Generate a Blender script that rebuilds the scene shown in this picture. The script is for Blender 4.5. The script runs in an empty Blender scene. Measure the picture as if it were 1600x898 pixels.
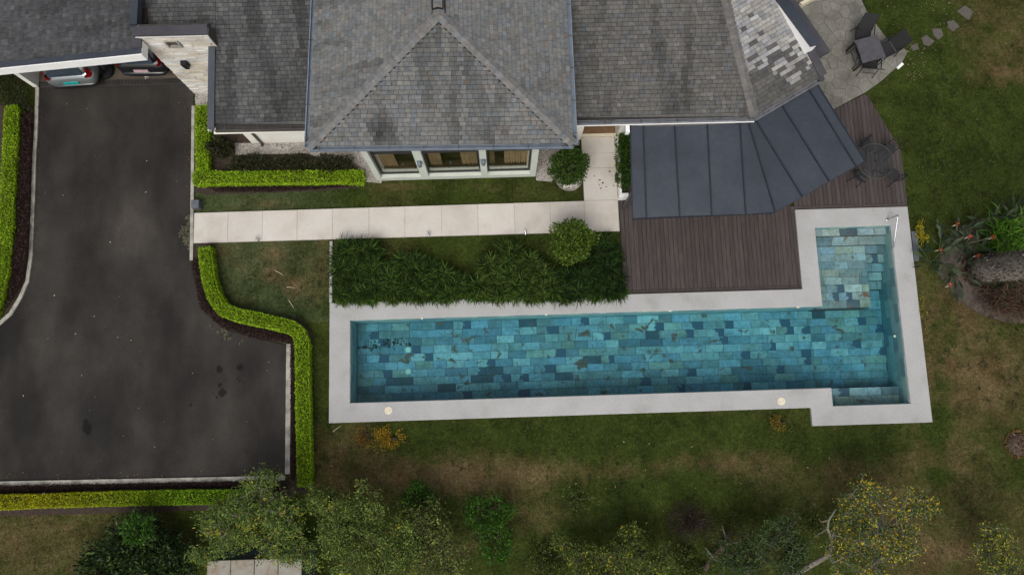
import bpy, bmesh, math, random
import numpy as np
from mathutils import Vector, noise as mnoise
random.seed(7); rng = np.random.default_rng(7)
RAD = math.radians
scene = bpy.context.scene
C = scene.collection

# ------------------------------------------------------------------ camera
CAM_H = 24.0; FPX = 1150.0
CAM_ROT = (RAD(8.81), RAD(-0.55), RAD(-1.79))
cam_d = bpy.data.cameras.new('camera'); cam = bpy.data.objects.new('camera', cam_d); C.objects.link(cam)
cam.location = (0, 0, CAM_H); cam.rotation_euler = CAM_ROT
cam_d.sensor_width = 36; cam_d.lens = FPX / 1600 * 36; cam_d.clip_end = 2000
scene.camera = cam
# ------------------------------------------------------------------ sky and sun (overcast)
SUN_EL, SUN_AZ = 56, 198          # azimuth clockwise from +Y (north)
world = bpy.data.worlds.new('World'); scene.world = world; world.use_nodes = True
wn = world.node_tree.nodes; wl = world.node_tree.links
bg = wn['Background']
sky = wn.new('ShaderNodeTexSky'); sky.sky_type = 'NISHITA'; sky.sun_disc = False
sky.sun_elevation = RAD(SUN_EL); sky.sun_rotation = RAD(SUN_AZ); sky.dust_density = 4.0; sky.air_density = 1.0
hs = wn.new('ShaderNodeHueSaturation'); hs.inputs['Saturation'].default_value = 0.30
wl.new(sky.outputs[0], hs.inputs['Color']); wl.new(hs.outputs[0], bg.inputs['Color'])
bg.inputs['Strength'].default_value = 0.13
sun_d = bpy.data.lights.new('sun', 'SUN'); sun_d.energy = 1.5; sun_d.angle = RAD(42); sun_d.color = (1.0, 0.965, 0.91)
sun = bpy.data.objects.new('sun', sun_d); C.objects.link(sun)
sd = Vector((math.sin(RAD(SUN_AZ)) * math.cos(RAD(SUN_EL)), math.cos(RAD(SUN_AZ)) * math.cos(RAD(SUN_EL)), math.sin(RAD(SUN_EL))))
sun.rotation_euler = sd.to_track_quat('Z', 'Y').to_euler(); sun.location = sd * 60
scene.view_settings.view_transform = 'Standard'; scene.view_settings.look = 'None'
scene.view_settings.exposure = 0.03; scene.view_settings.gamma = 1.0
scene.render.engine = 'CYCLES'
scene.cycles.max_bounces = 8; scene.cycles.transparent_max_bounces = 16
scene.cycles.use_denoising = True

# ------------------------------------------------------------------ survey helper: photo pixel + height -> place
def _rot(rx, ry, rz):
    cx, sx, cy, sy, cz, sz = math.cos(rx), math.sin(rx), math.cos(ry), math.sin(ry), math.cos(rz), math.sin(rz)
    return (np.array([[cz,-sz,0],[sz,cz,0],[0,0,1]]) @ np.array([[cy,0,sy],[0,1,0],[-sy,0,cy]]) @ np.array([[1,0,0],[0,cx,-sx],[0,sx,cx]]))
CM = _rot(*CAM_ROT)
def U(px, py, z=0.0):
    d = CM @ np.array([(px - 800) / FPX, -(py - 449) / FPX, -1.0]); t = (CAM_H - z) / -d[2]
    return (float(d[0] * t), float(d[1] * t))
def U3(px, py, z=0.0): return (*U(px, py, z), z)
def PX(xyz):
    v = (np.asarray(xyz, float) - np.array([0, 0, CAM_H])) @ CM
    return np.stack([800 + FPX * v[..., 0] / -v[..., 2], 449 - FPX * v[..., 1] / -v[..., 2]], -1)
def poly(pts, z=0.0): return [U(x, y, z) for x, y in pts]
def pip(P, pg):
    P = np.asarray(P); x, y = P[:, 0], P[:, 1]; ins = np.zeros(len(P), bool); n = len(pg)
    for i in range(n):
        x0, y0 = pg[i]; x1, y1 = pg[(i + 1) % n]
        if y0 == y1: continue
        c = ((y0 > y) != (y1 > y)) & (x < (x1 - x0) * (y - y0) / (y1 - y0) + x0); ins ^= c
    return ins
def lin(c):
    r = []
    for v in c:
        v = v / 255.0; r.append(v / 12.92 if v <= 0.04045 else ((v + 0.055) / 1.055) ** 2.4)
    return tuple(r)
def L4(c): return (*lin(c), 1.0)
_perm = rng.permutation(512)
def vnoise(x, y, s, seed=0):
    x = np.asarray(x) * s + seed * 17.3; y = np.asarray(y) * s - seed * 9.1
    xi = np.floor(x).astype(int); yi = np.floor(y).astype(int); fx = x - xi; fy = y - yi
    fx = fx * fx * (3 - 2 * fx); fy = fy * fy * (3 - 2 * fy)
    h = lambda a, b: _perm[(_perm[a & 511] + b) & 511] / 511.0
    return (h(xi, yi) * (1 - fx) + h(xi + 1, yi) * fx) * (1 - fy) + (h(xi, yi + 1) * (1 - fx) + h(xi + 1, yi + 1) * fx) * fy
def fbm(x, y, s, seed=0, o=4):
    t = 0; a = 0.5; n = 0
    x = np.asarray(x); y = np.asarray(y)
    for k in range(o):
        c_, s_ = math.cos(0.6 + 1.1*k), math.sin(0.6 + 1.1*k)
        t = t + a * vnoise(x*c_ - y*s_, x*s_ + y*c_, s * 2.03 ** k, seed + k); n += a; a *= 0.58
    return t / n

# ------------------------------------------------------------------ materials
def pmat(name, stops, scale=4.0, detail=6.0, rough=0.8, bump=0.0, bscale=None, src=None, metallic=0.0, spec=0.3,
         fine=0.0, fscale=60.0, stretch=None, trans=0.0, alpha=None, dist=0.006, rnd=0.0):
    """procedural material: colour ramp over noise in object position, multiplied by a tint (attribute / object colour)"""
    m = bpy.data.materials.new(name); m.use_nodes = True; nt = m.node_tree; N = nt.nodes; Lk = nt.links
    b = N['Principled BSDF']; b.inputs['Roughness'].default_value = rough; b.inputs['Metallic'].default_value = metallic
    b.inputs['Specular IOR Level'].default_value = spec
    geo = N.new('ShaderNodeNewGeometry'); vec = geo.outputs['Position']
    if stretch:
        mp = N.new('ShaderNodeMapping'); mp.inputs['Scale'].default_value = stretch; Lk.new(vec, mp.inputs['Vector']); vec = mp.outputs[0]
    n1 = N.new('ShaderNodeTexNoise'); n1.inputs['Scale'].default_value = scale; n1.inputs['Detail'].default_value = detail; n1.inputs['Roughness'].default_value = 0.6
    Lk.new(vec, n1.inputs['Vector'])
    rp = N.new('ShaderNodeValToRGB'); cr = rp.color_ramp
    while len(cr.elements) < len(stops): cr.elements.new(0.5)
    for e, (p, c) in zip(cr.elements, stops): e.position = p; e.color = L4(c)
    Lk.new(n1.outputs[0], rp.inputs[0]); col = rp.outputs[0]
    def mul(a, bb, fac=1.0):
        mx = N.new('ShaderNodeMix'); mx.data_type = 'RGBA'; mx.blend_type = 'MULTIPLY'; mx.inputs[0].default_value = fac
        Lk.new(a, mx.inputs[6]); Lk.new(bb, mx.inputs[7]); return mx.outputs[2]
    if src == 'attr':
        at = N.new('ShaderNodeAttribute'); at.attribute_name = 'tint'; col = mul(col, at.outputs[0])
    elif src == 'obj':
        oi = N.new('ShaderNodeObjectInfo'); col = mul(col, oi.outputs['Color'])
    if rnd:
        oi = N.new('ShaderNodeObjectInfo'); mr = N.new('ShaderNodeMapRange'); mr.inputs['To Min'].default_value = 1 - rnd; mr.inputs['To Max'].default_value = 1 + rnd * 0.4
        Lk.new(oi.outputs['Random'], mr.inputs['Value']); col = mul(col, mr.outputs[0])
    if fine:
        n2 = N.new('ShaderNodeTexNoise'); n2.inputs['Scale'].default_value = fscale; n2.inputs['Detail'].default_value = 3
        Lk.new(geo.outputs['Position'], n2.inputs['Vector'])
        mr = N.new('ShaderNodeMapRange'); mr.inputs['From Min'].default_value = 0.3; mr.inputs['From Max'].default_value = 0.7
        mr.inputs['To Min'].default_value = 1 - fine; mr.inputs['To Max'].default_value = 1 + fine
        Lk.new(n2.outputs[0], mr.inputs['Value']); col = mul(col, mr.outputs[0])
    Lk.new(col, b.inputs['Base Color'])
    if bump:
        n3 = N.new('ShaderNodeTexNoise'); n3.inputs['Scale'].default_value = bscale or scale * 8; n3.inputs['Detail'].default_value = 5
        Lk.new(geo.outputs['Position'], n3.inputs['Vector'])
        bp = N.new('ShaderNodeBump'); bp.inputs['Strength'].default_value = bump; bp.inputs['Distance'].default_value = dist
        Lk.new(n3.outputs[0], bp.inputs['Height']); Lk.new(bp.outputs[0], b.inputs['Normal'])
    if trans:
        tr = N.new('ShaderNodeBsdfTranslucent'); Lk.new(col, tr.inputs['Color'])
        ms = N.new('ShaderNodeMixShader'); ms.inputs[0].default_value = trans
        Lk.new(b.outputs[0], ms.inputs[1]); Lk.new(tr.outputs[0], ms.inputs[2]); Lk.new(ms.outputs[0], N['Material Output'].inputs['Surface'])
    m['_col'] = 1
    return m
W = (255, 255, 255)
def flat2(c, d=0.86): return [(0.3, tuple(v * d for v in c)), (0.7, c)]
M = {}
M['leaf'] = pmat('leaf', [(0.3, (225,225,225)), (0.7, W)], 9, 2, 0.55, src='attr', trans=0.22, spec=0.25)
M['grass'] = pmat('grass', [(0.3, (225,225,225)), (0.7, W)], 6, 2, 0.7, src='attr', trans=0.15, spec=0.1)
M['lawn'] = pmat('lawn', [(0.25, (170,170,165)), (0.75, W)], 9, 8, 0.95, 0.8, 45, src='attr', fine=0.35, fscale=38, spec=0.05, dist=0.03)
M['bark'] = pmat('bark', [(0.3, (88,82,74)), (0.7, (138,131,121))], 14, 6, 0.9, 0.6, 60)
M['darkbark'] = pmat('dark_bark', [(0.3, (50,42,34)), (0.7, (90,78,64))], 14, 6, 0.9, 0.6, 60)
M['darkcore'] = pmat('hedge_wood', [(0.3, (38,40,16)), (0.7, (58,56,26))], 12, 4, 0.95)  # dark olive wood of hedge cores and strappy plant bases
M['soil'] = pmat('soil', [(0.3, (46,38,33)), (0.7, (74,63,54))], 10, 8, 0.95, 0.8, 60, fine=0.3)
M['mulch'] = pmat('mulch', [(0.3, (62,54,48)), (0.7, (98,88,80))], 7, 8, 0.95, 0.8, 50, fine=0.3)
M['concrete'] = pmat('path_concrete', [(0.25, (182,173,162)), (0.5, (198,191,182)), (0.8, (206,202,195))], 1.1, 7, 0.85, 0.15, 60, rnd=0.07, fine=0.06, fscale=30)
M['kerb'] = pmat('kerb_concrete', [(0.25, (96,92,84)), (0.55, (166,162,152)), (0.8, (188,184,174))], 3.0, 8, 0.9, 0.4, 40, fine=0.15)
M['coping'] = pmat('coping_stone', [(0.22, (148,146,142)), (0.42, (166,165,163)), (0.75, (177,176,175))], 1.1, 9, 0.75, 0.15, 120, fine=0.09, fscale=28)
M['white'] = pmat('white_paint', flat2((244,243,240), 0.97), 2, 4, 0.6)
M['wallwhite'] = pmat('render_white', [(0.3, (226,222,208)), (0.7, (238,236,226))], 1.5, 5, 0.7)
M['frame'] = pmat('window_surround', [(0.3, (186,192,180)), (0.7, (200,205,194))], 1.5, 5, 0.6)
M['stone'] = pmat('stone_cladding', [(0.22, (166,146,122)), (0.42, (202,197,188)), (0.6, (218,215,209)), (0.8, (188,184,176))], 1.7, 8, 0.9, 0.7, 30, src='attr', fine=0.1)
M['darkmetal'] = pmat('dark_flashing', [(0.3, (62,60,64)), (0.7, (76,74,78))], 2, 5, 0.5, metallic=0.0)
M['slatemetal'] = pmat('slate_metal', [(0.25, (43,48,56)), (0.5, (54,59,68)), (0.75, (64,69,77))], 0.7, 9, 0.42, 0.25, 2.2, spec=0.45, fine=0.10, fscale=9)
M['seam'] = pmat('seam_metal', [(0.3, (34,38,48)), (0.7, (44,48,58))], 3, 4, 0.45)
M['gutter'] = pmat('gutter_blue', [(0.25, (98,108,120)), (0.75, (126,136,149))], 2.5, 6, 0.5, spec=0.5)
M['guttergrey'] = pmat('gutter_grey', [(0.25, (84,74,68)), (0.45, (112,114,118)), (0.75, (136,140,146))], 3.5, 8, 0.55)
M['gutterdark'] = pmat('gutter_dark', [(0.3, (64,60,58)), (0.7, (88,84,80))], 3, 6, 0.6)
M['shingle_a'] = pmat('shingle_attr', [(0.2, (190,190,190)), (0.6, W)], 7, 6, 0.9, 0.5, 60, src='attr', fine=0.10, fscale=45)
M['shingle_o'] = pmat('shingle_obj', [(0.2, (190,190,190)), (0.6, W)], 7, 6, 0.9, 0.5, 60, src='obj', fine=0.10, fscale=45)
M['underlay'] = pmat('roof_underlay', flat2((52,50,48)), 3, 4, 0.95)
M['deckwood'] = pmat('deck_boards', [(0.25, (61,53,52)), (0.5, (73,65,63)), (0.75, (84,76,73))], 1.6, 8, 0.8, 0.4, 40, stretch=(9, 1, 1), rnd=0.22, fine=0.12, fscale=30)
M['flag'] = pmat('flagstone', [(0.2, (92,90,82)), (0.45, (116,113,105)), (0.62, (128,126,118)), (0.78, (116,96,82))], 1.6, 8, 0.85, 0.5, 25, rnd=0.12, fine=0.15, fscale=22)
M['grout'] = pmat('grout', flat2((84,81,74)), 5, 5, 0.95)
M['black'] = pmat('black_powdercoat', flat2((34,34,36)), 6, 3, 0.45, spec=0.5)
M['sling'] = pmat('sling_fabric', flat2((46,46,48)), 40, 3, 0.8)
M['tabletop'] = pmat('table_slate', [(0.3, (72,70,74)), (0.7, (86,84,88))], 5, 4, 0.5)
M['rubber'] = pmat('rubber', flat2((24,24,25)), 8, 3, 0.8)
M['steel'] = pmat('steel', flat2((205,208,212)), 5, 3, 0.22, metallic=1.0)
M['silver'] = pmat('silver_paint', flat2((150,156,156), 0.97), 3, 2, 0.25, metallic=0.6, spec=0.6)
M['carblack'] = pmat('black_paint', flat2((30,30,33), 0.95), 3, 2, 0.2, spec=0.6)
M['red'] = pmat('tail_red', flat2((128,8,14)), 10, 2, 0.2, spec=0.6)
M['teal'] = pmat('plate_teal', flat2((30,170,165)), 10, 2, 0.4)
M['pinkplate'] = pmat('plate_pale', flat2((225,190,195)), 10, 2, 0.4)
M['tint'] = pmat('tinted_glass', flat2((60,70,82)), 3, 2, 0.08, spec=0.8)
M['cream'] = pmat('cream_plastic', flat2((226,216,192), 0.95), 10, 2, 0.5)
M['curtain'] = pmat('curtain', [(0.3, (150,130,104)), (0.7, (184,162,132))], 4, 3, 0.9)
M['brownfloor'] = pmat('dark_timber', flat2((64,48,38)), 3, 5, 0.5)
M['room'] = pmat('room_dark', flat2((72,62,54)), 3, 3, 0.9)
M['beige'] = pmat('beige_render', flat2((120,96,74)), 3, 4, 0.8)
M['pillartop'] = pmat('pillar_stone', [(0.3, (128,100,68)), (0.45, (142,137,126)), (0.8, (158,153,144))], 3.2, 7, 0.9, 0.6, 30)
M['pillarside'] = pmat('pillar_slate', flat2((80,90,92)), 2, 5, 0.8)
M['grey'] = pmat('grey_plastic', flat2((98,102,110)), 6, 3, 0.6)
M['pebble'] = pmat('pebble', [(0.3, (225,225,225)), (0.7, W)], 30, 3, 0.8, src='attr')
M['gravelbed'] = pmat('gravel_bed', [(0.3, (120,112,104)), (0.7, (176,168,160))], 30, 6, 0.95, 0.8, 70, fine=0.3)
M['tilewall'] = pmat('pool_wall_tile', [(0.2, (112,134,136)), (0.5, (146,170,166)), (0.8, (122,144,148))], 2.4, 6, 0.6, src='attr')
M['grate'] = pmat('drain_grate', flat2((30,30,30)), 20, 3, 0.6)

def asphalt():
    m = pmat('asphalt', [(0.32, (31,29,27)), (0.5, (45,42,39)), (0.68, (60,56,52))], 0.34, 7, 0.85, 0.5, 60, fine=0.16, fscale=24, stretch=(1.2, 0.8, 1), spec=0.25)
    nt = m.node_tree; N = nt.nodes; Lk = nt.links; b = N['Principled BSDF']
    base = b.inputs['Base Color'].links[0].from_socket
    geo = N.new('ShaderNodeNewGeometry'); acc = None
    nz = N.new('ShaderNodeTexNoise'); nz.inputs['Scale'].default_value = 7; nz.inputs['Detail'].default_value = 4
    Lk.new(geo.outputs['Position'], nz.inputs['Vector'])
    mixv = N.new('ShaderNodeMix'); mixv.data_type = 'VECTOR'; mixv.inputs[0].default_value = 0.14
    Lk.new(geo.outputs['Position'], mixv.inputs[4]); Lk.new(nz.outputs['Color'], mixv.inputs[5])
    # oil drips and patches: (photo px, radius m)
    for px, py, r in [(343,576,.11),(375,573,.11),(348,613,.13),(344,602,.07),(372,590,.04),(376,594,.045),(382,598,.03),(339,621,.05),(354,594,.02),(333,614,.03),(136,668,.15),(134,660,.10),(138,674,.10),(299,632,.06)]:
        x, y = U(px, py); d = N.new('ShaderNodeVectorMath'); d.operation = 'DISTANCE'
        k = 0.86; d.inputs[1].default_value = (x * k + 0.07, y * k + 0.07, 0.07)
        Lk.new(mixv.outputs[1], d.inputs[0])
        mr = N.new('ShaderNodeMapRange'); mr.inputs['From Min'].default_value = r * k * 0.8; mr.inputs['From Max'].default_value = r * k * 1.15
        mr.inputs['To Min'].default_value = 0.30; mr.inputs['To Max'].default_value = 1.0; Lk.new(d.outputs['Value'], mr.inputs['Value'])
        if acc is None: acc = mr.outputs[0]
        else:
            mi = N.new('ShaderNodeMath'); mi.operation = 'MINIMUM'; Lk.new(acc, mi.inputs[0]); Lk.new(mr.outputs[0], mi.inputs[1]); acc = mi.outputs[0]
    mx = N.new('ShaderNodeMix'); mx.data_type = 'RGBA'; mx.blend_type = 'MULTIPLY'; mx.inputs[0].default_value = 1
    Lk.new(base, mx.inputs[6]); Lk.new(acc, mx.inputs[7])
    # tyre-worn lanes: broad wandering darker bands
    w = N.new('ShaderNodeTexNoise'); w.inputs['Scale'].default_value = 0.9; w.inputs['Detail'].default_value = 5; mpw = N.new('ShaderNodeMapping'); mpw.inputs['Scale'].default_value = (0.55, 0.24, 1); mpw.inputs['Rotation'].default_value = (0, 0, 0.12)
    Lk.new(geo.outputs['Position'], mpw.inputs['Vector']); Lk.new(mpw.outputs[0], w.inputs['Vector'])
    mr = N.new('ShaderNodeMapRange'); mr.inputs['From Min'].default_value = 0.36; mr.inputs['From Max'].default_value = 0.64; mr.inputs['To Min'].default_value = 0.62; mr.inputs['To Max'].default_value = 1.55; Lk.new(w.outputs[0], mr.inputs['Value'])
    mx2 = N.new('ShaderNodeMix'); mx2.data_type = 'RGBA'; mx2.blend_type = 'MULTIPLY'; mx2.inputs[0].default_value = 1
    Lk.new(mx.outputs[2], mx2.inputs[6]); Lk.new(mr.outputs[0], mx2.inputs[7]); Lk.new(mx2.outputs[2], b.inputs['Base Color'])
    return m
M['asphalt'] = asphalt()

def tile_mat():
    """teal stone tile: tone from object colour, mottling, rust blots and some ink-dark corners with wavy edges"""
    m = pmat('pool_tile', [(0.22, (178,186,182)), (0.42, (226,229,224)), (0.6, W), (0.8, (226,220,200))], 3.4, 9, 0.55, 0.2, 30, src='obj', fine=0.18, fscale=11)
    nt = m.node_tree; N = nt.nodes; Lk = nt.links; b = N['Principled BSDF']
    base = b.inputs['Base Color'].links[0].from_socket
    geo = N.new('ShaderNodeNewGeometry')
    nz = N.new('ShaderNodeTexNoise'); nz.inputs['Scale'].default_value = 3.0; nz.inputs['Detail'].default_value = 6; nz.inputs['Distortion'].default_value = 0.6
    Lk.new(geo.outputs['Position'], nz.inputs['Vector'])
    mr = N.new('ShaderNodeMapRange'); mr.inputs['From Min'].default_value = 0.605; mr.inputs['From Max'].default_value = 0.67; Lk.new(nz.outputs[0], mr.inputs['Value'])
    mx = N.new('ShaderNodeMix'); mx.data_type = 'RGBA'; Lk.new(mr.outputs[0], mx.inputs[0]); Lk.new(base, mx.inputs[6]); mx.inputs[7].default_value = L4((120,88,70))
    tc = N.new('ShaderNodeTexCoord'); sep = N.new('ShaderNodeSeparateXYZ'); Lk.new(tc.outputs['Object'], sep.inputs[0])
    n2 = N.new('ShaderNodeTexNoise'); n2.inputs['Scale'].default_value = 5; Lk.new(geo.outputs['Position'], n2.inputs['Vector'])
    ad = N.new('ShaderNodeMath'); ad.operation = 'MULTIPLY_ADD'; Lk.new(n2.outputs[0], ad.inputs[0]); ad.inputs[1].default_value = 0.5; Lk.new(sep.outputs[0], ad.inputs[2])
    gt = N.new('ShaderNodeMapRange'); gt.inputs['From Min'].default_value = 0.27; gt.inputs['From Max'].default_value = 0.30; Lk.new(ad.outputs[0], gt.inputs['Value'])
    oi = N.new('ShaderNodeObjectInfo'); al = N.new('ShaderNodeMath'); al.operation = 'LESS_THAN'; al.inputs[1].default_value = 0.5; Lk.new(oi.outputs['Alpha'], al.inputs[0])
    mu = N.new('ShaderNodeMath'); mu.operation = 'MULTIPLY'; Lk.new(gt.outputs[0], mu.inputs[0]); Lk.new(al.outputs[0], mu.inputs[1])
    mx2 = N.new('ShaderNodeMix'); mx2.data_type = 'RGBA'; Lk.new(mu.outputs[0], mx2.inputs[0]); Lk.new(mx.outputs[2], mx2.inputs[6]); mx2.inputs[7].default_value = L4((72,86,98))
    Lk.new(mx2.outputs[2], b.inputs['Base Color'])
    return m
M['tile'] = tile_mat()

def schlick(N, Lk, f0):
    lw = N.new('ShaderNodeLayerWeight'); lw.inputs[0].default_value = 0.5
    pw = N.new('ShaderNodeMath'); pw.operation = 'POWER'; pw.inputs[1].default_value = 5.0; Lk.new(lw.outputs['Facing'], pw.inputs[0])
    ma = N.new('ShaderNodeMath'); ma.operation = 'MULTIPLY_ADD'; ma.inputs[1].default_value = 1-f0; ma.inputs[2].default_value = f0; Lk.new(pw.outputs[0], ma.inputs[0])
    return ma
def glass_mat(name, tint, refl=0.06, rough=0.02):
    m = bpy.data.materials.new(name); m.use_nodes = True; nt = m.node_tree; N = nt.nodes; Lk = nt.links
    N.remove(N['Principled BSDF'])
    t = N.new('ShaderNodeBsdfTransparent'); t.inputs[0].default_value = L4(tint)
    g = N.new('ShaderNodeBsdfGlossy'); g.inputs['Roughness'].default_value = rough
    fr = schlick(N, Lk, 0.05)
    nz = N.new('ShaderNodeTexNoise'); nz.inputs['Scale'].default_value = 1.5; bp = N.new('ShaderNodeBump'); bp.inputs['Strength'].default_value = 0.02
    Lk.new(nz.outputs[0], bp.inputs['Height']); Lk.new(bp.outputs[0], g.inputs['Normal'])
    ms = N.new('ShaderNodeMixShader'); Lk.new(fr.outputs[0], ms.inputs[0]); Lk.new(t.outputs[0], ms.inputs[1]); Lk.new(g.outputs[0], ms.inputs[2])
    Lk.new(ms.outputs[0], N['Material Output'].inputs['Surface'])
    return m
M['glass'] = glass_mat('window_glass', (247,247,244))
M['tableglass'] = glass_mat('table_glass', (236,238,236))
def water_mat():
    m = bpy.data.materials.new('pool_water'); m.use_nodes = True; nt = m.node_tree; N = nt.nodes; Lk = nt.links
    N.remove(N['Principled BSDF'])
    t = N.new('ShaderNodeBsdfTransparent'); g = N.new('ShaderNodeBsdfGlossy'); g.inputs['Roughness'].default_value = 0.05
    fr = schlick(N, Lk, 0.02)
    geo = N.new('ShaderNodeNewGeometry'); nz = N.new('ShaderNodeTexNoise'); nz.inputs['Scale'].default_value = 2.5; nz.inputs['Detail'].default_value = 3
    Lk.new(geo.outputs['Position'], nz.inputs['Vector'])
    bp = N.new('ShaderNodeBump'); bp.inputs['Strength'].default_value = 0.3; bp.inputs['Distance'].default_value = 0.03; Lk.new(nz.outputs[0], bp.inputs['Height'])
    Lk.new(bp.outputs[0], g.inputs['Normal'])
    ms = N.new('ShaderNodeMixShader'); Lk.new(fr.outputs[0], ms.inputs[0]); Lk.new(t.outputs[0], ms.inputs[1]); Lk.new(g.outputs[0], ms.inputs[2])
    Lk.new(ms.outputs[0], N['Material Output'].inputs['Surface'])
    va = N.new('ShaderNodeVolumeAbsorption'); va.inputs['Color'].default_value = (0.14, 0.79, 0.92, 1); va.inputs['Density'].default_value = 0.72
    Lk.new(va.outputs[0], N['Material Output'].inputs['Volume'])
    return m
M['water'] = water_mat()

# ------------------------------------------------------------------ object helpers
def tag(o, label=None, cat=None, group=None, kind=None):
    if label: o['label'] = label
    if cat: o['category'] = cat
    if group: o['group'] = group
    if kind: o['kind'] = kind
    return o
def empty(name, loc=(0,0,0), rz=0.0):
    o = bpy.data.objects.new(name, None); C.objects.link(o); o.location = loc; o.rotation_euler = (0, 0, rz); o.empty_display_size = 0.1; return o
def link(name, me, parent=None):
    o = bpy.data.objects.new(name, me); C.objects.link(o)
    if parent is not None:
        o.parent = parent
    return o
class MB:
    """collects faces; build() links them as ONE mesh object"""
    def __init__(s): s.v = []; s.f = []; s.c = []
    def add(s, vs, fs, col=None):
        k = len(s.v); s.v += [tuple(map(float, p)) for p in vs]
        for f in fs: s.f.append(tuple(i + k for i in f)); s.c.append(col or (1, 1, 1))
        return s
    def box(s, x0, x1, y0, y1, z0, z1, col=None):
        return s.add([(x0,y0,z0),(x1,y0,z0),(x1,y1,z0),(x0,y1,z0),(x0,y0,z1),(x1,y0,z1),(x1,y1,z1),(x0,y1,z1)],
                     [(3,2,1,0),(4,5,6,7),(0,1,5,4),(1,2,6,5),(2,3,7,6),(3,0,4,7)], col)
    def prism(s, pg, z0, z1, col=None):
        n = len(pg); a = sum(pg[i][0]*pg[(i+1)%n][1]-pg[(i+1)%n][0]*pg[i][1] for i in range(n))
        if a < 0: pg = pg[::-1]
        zt = (lambda p: p[2] if len(p) > 2 else z1)
        vs = [(p[0], p[1], z0) for p in pg] + [(p[0], p[1], zt(p)) for p in pg]
        return s.add(vs, [tuple(range(n-1,-1,-1)), tuple(range(n,2*n))] + [(i,(i+1)%n,n+(i+1)%n,n+i) for i in range(n)], col)
    def hexa(s, b, t, col=None):
        """b, t: four bottom and four top corners, same winding (ccw from above)"""
        return s.add(list(b)+list(t), [(3,2,1,0),(4,5,6,7),(0,1,5,4),(1,2,6,5),(2,3,7,6),(3,0,4,7)], col)
    def bar(s, a, b, w, h, col=None, up=(0,0,1)):
        a, b = Vector(a), Vector(b); d = (b-a).normalized(); u = Vector(up)
        if abs(d.dot(u)) > 0.95: u = Vector((0,1,0))
        r = d.cross(u).normalized(); u = r.cross(d).normalized()
        c = lambda p: [p - r*w/2 - u*h/2, p + r*w/2 - u*h/2, p + r*w/2 + u*h/2, p - r*w/2 + u*h/2]
        A, B = c(a), c(b)
        return s.add(A + B, [(0,1,2,3),(7,6,5,4),(0,4,5,1),(1,5,6,2),(2,6,7,3),(3,7,4,0)], col)
    def tube(s, pts, r, n=8, col=None, cap=True):
        pts = [Vector(p) for p in pts]; rs = r if hasattr(r, '__len__') else [r]*len(pts); k = len(s.v); vs = []; fs = []
        ref = Vector((0.31,0.2,0.93))
        for i, p in enumerate(pts):
            d = (pts[min(i+1,len(pts)-1)] - pts[max(i-1,0)]).normalized()
            u = d.cross(ref)
            if u.length < 0.05: u = d.cross(Vector((1,0,0)))
            u.normalize(); w = d.cross(u)
            for j in range(n):
                a = 2*math.pi*j/n; vs.append(p + (u*math.cos(a) + w*math.sin(a))*rs[i])
        for i in range(len(pts)-1):
            for j in range(n): fs.append((i*n+j, i*n+(j+1)%n, (i+1)*n+(j+1)%n, (i+1)*n+j))
        if cap: fs += [tuple(range(n-1,-1,-1)), tuple(range((len(pts)-1)*n, len(pts)*n))]
        return s.add(vs, fs, col)
    def lathe(s, prof, c=(0,0,0), n=20, col=None):
        vs = []; fs = []
        for r, z in prof:
            for j in range(n): a = 2*math.pi*j/n; vs.append((c[0]+r*math.cos(a), c[1]+r*math.sin(a), c[2]+z))
        for i in range(len(prof)-1):
            for j in range(n): fs.append((i*n+j, i*n+(j+1)%n, (i+1)*n+(j+1)%n, (i+1)*n+j))
        fs += [tuple(range(n-1,-1,-1)), tuple(range((len(prof)-1)*n, len(prof)*n))]
        return s.add(vs, fs, col)
    def build(s, name, mat, parent=None, smooth=False, bevel=0.0, tint=False):
        me = bpy.data.meshes.new(name); me.from_pydata(s.v, [], s.f); me.materials.append(M[mat] if isinstance(mat, str) else mat)
        if tint or any(c != (1,1,1) for c in s.c) :
            at = me.attributes.new('tint', 'FLOAT_COLOR', 'FACE')
            at.data.foreach_set('color', np.array([(*c, 1) for c in s.c], np.float32).ravel())
        elif s.c and (M.get(mat) in (M['leaf'], M['grass'], M['shingle_a'], M['stone'], M['pebble'], M['tilewall'], M['lawn']) if isinstance(mat, str) else False):
            at = me.attributes.new('tint', 'FLOAT_COLOR', 'FACE'); at.data.foreach_set('color', np.ones(len(s.f)*4, np.float32))
        if smooth: me.shade_smooth()
        me.update()
        o = link(name, me, parent)
        if bevel:
            b = o.modifiers.new('bevel', 'BEVEL'); b.width = bevel; b.segments = 2; b.limit_method = 'ANGLE'
        return o
def fastmesh(name, V, F, col, mat, parent=None):
    """V (n,3), F (m,k) same-size faces, col (m,3)"""
    me = bpy.data.meshes.new(name); n, (m, k) = len(V), F.shape
    me.vertices.add(n); me.vertices.foreach_set('co', np.ascontiguousarray(V, np.float32).ravel())
    me.loops.add(m*k); me.loops.foreach_set('vertex_index', np.ascontiguousarray(F, np.int32).ravel())
    me.polygons.add(m); me.polygons.foreach_set('loop_start', np.arange(0, m*k, k, dtype=np.int32))
    me.materials.append(M[mat])
    at = me.attributes.new('tint', 'FLOAT_COLOR', 'FACE')
    at.data.foreach_set('color', np.concatenate([np.clip(col,0,4), np.ones((m,1))], 1).astype(np.float32).ravel())
    me.update(calc_edges=True); me.validate()
    return link(name, me, parent)
def unit(v): return v / np.maximum(np.linalg.norm(v, axis=-1, keepdims=True), 1e-6)
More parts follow.
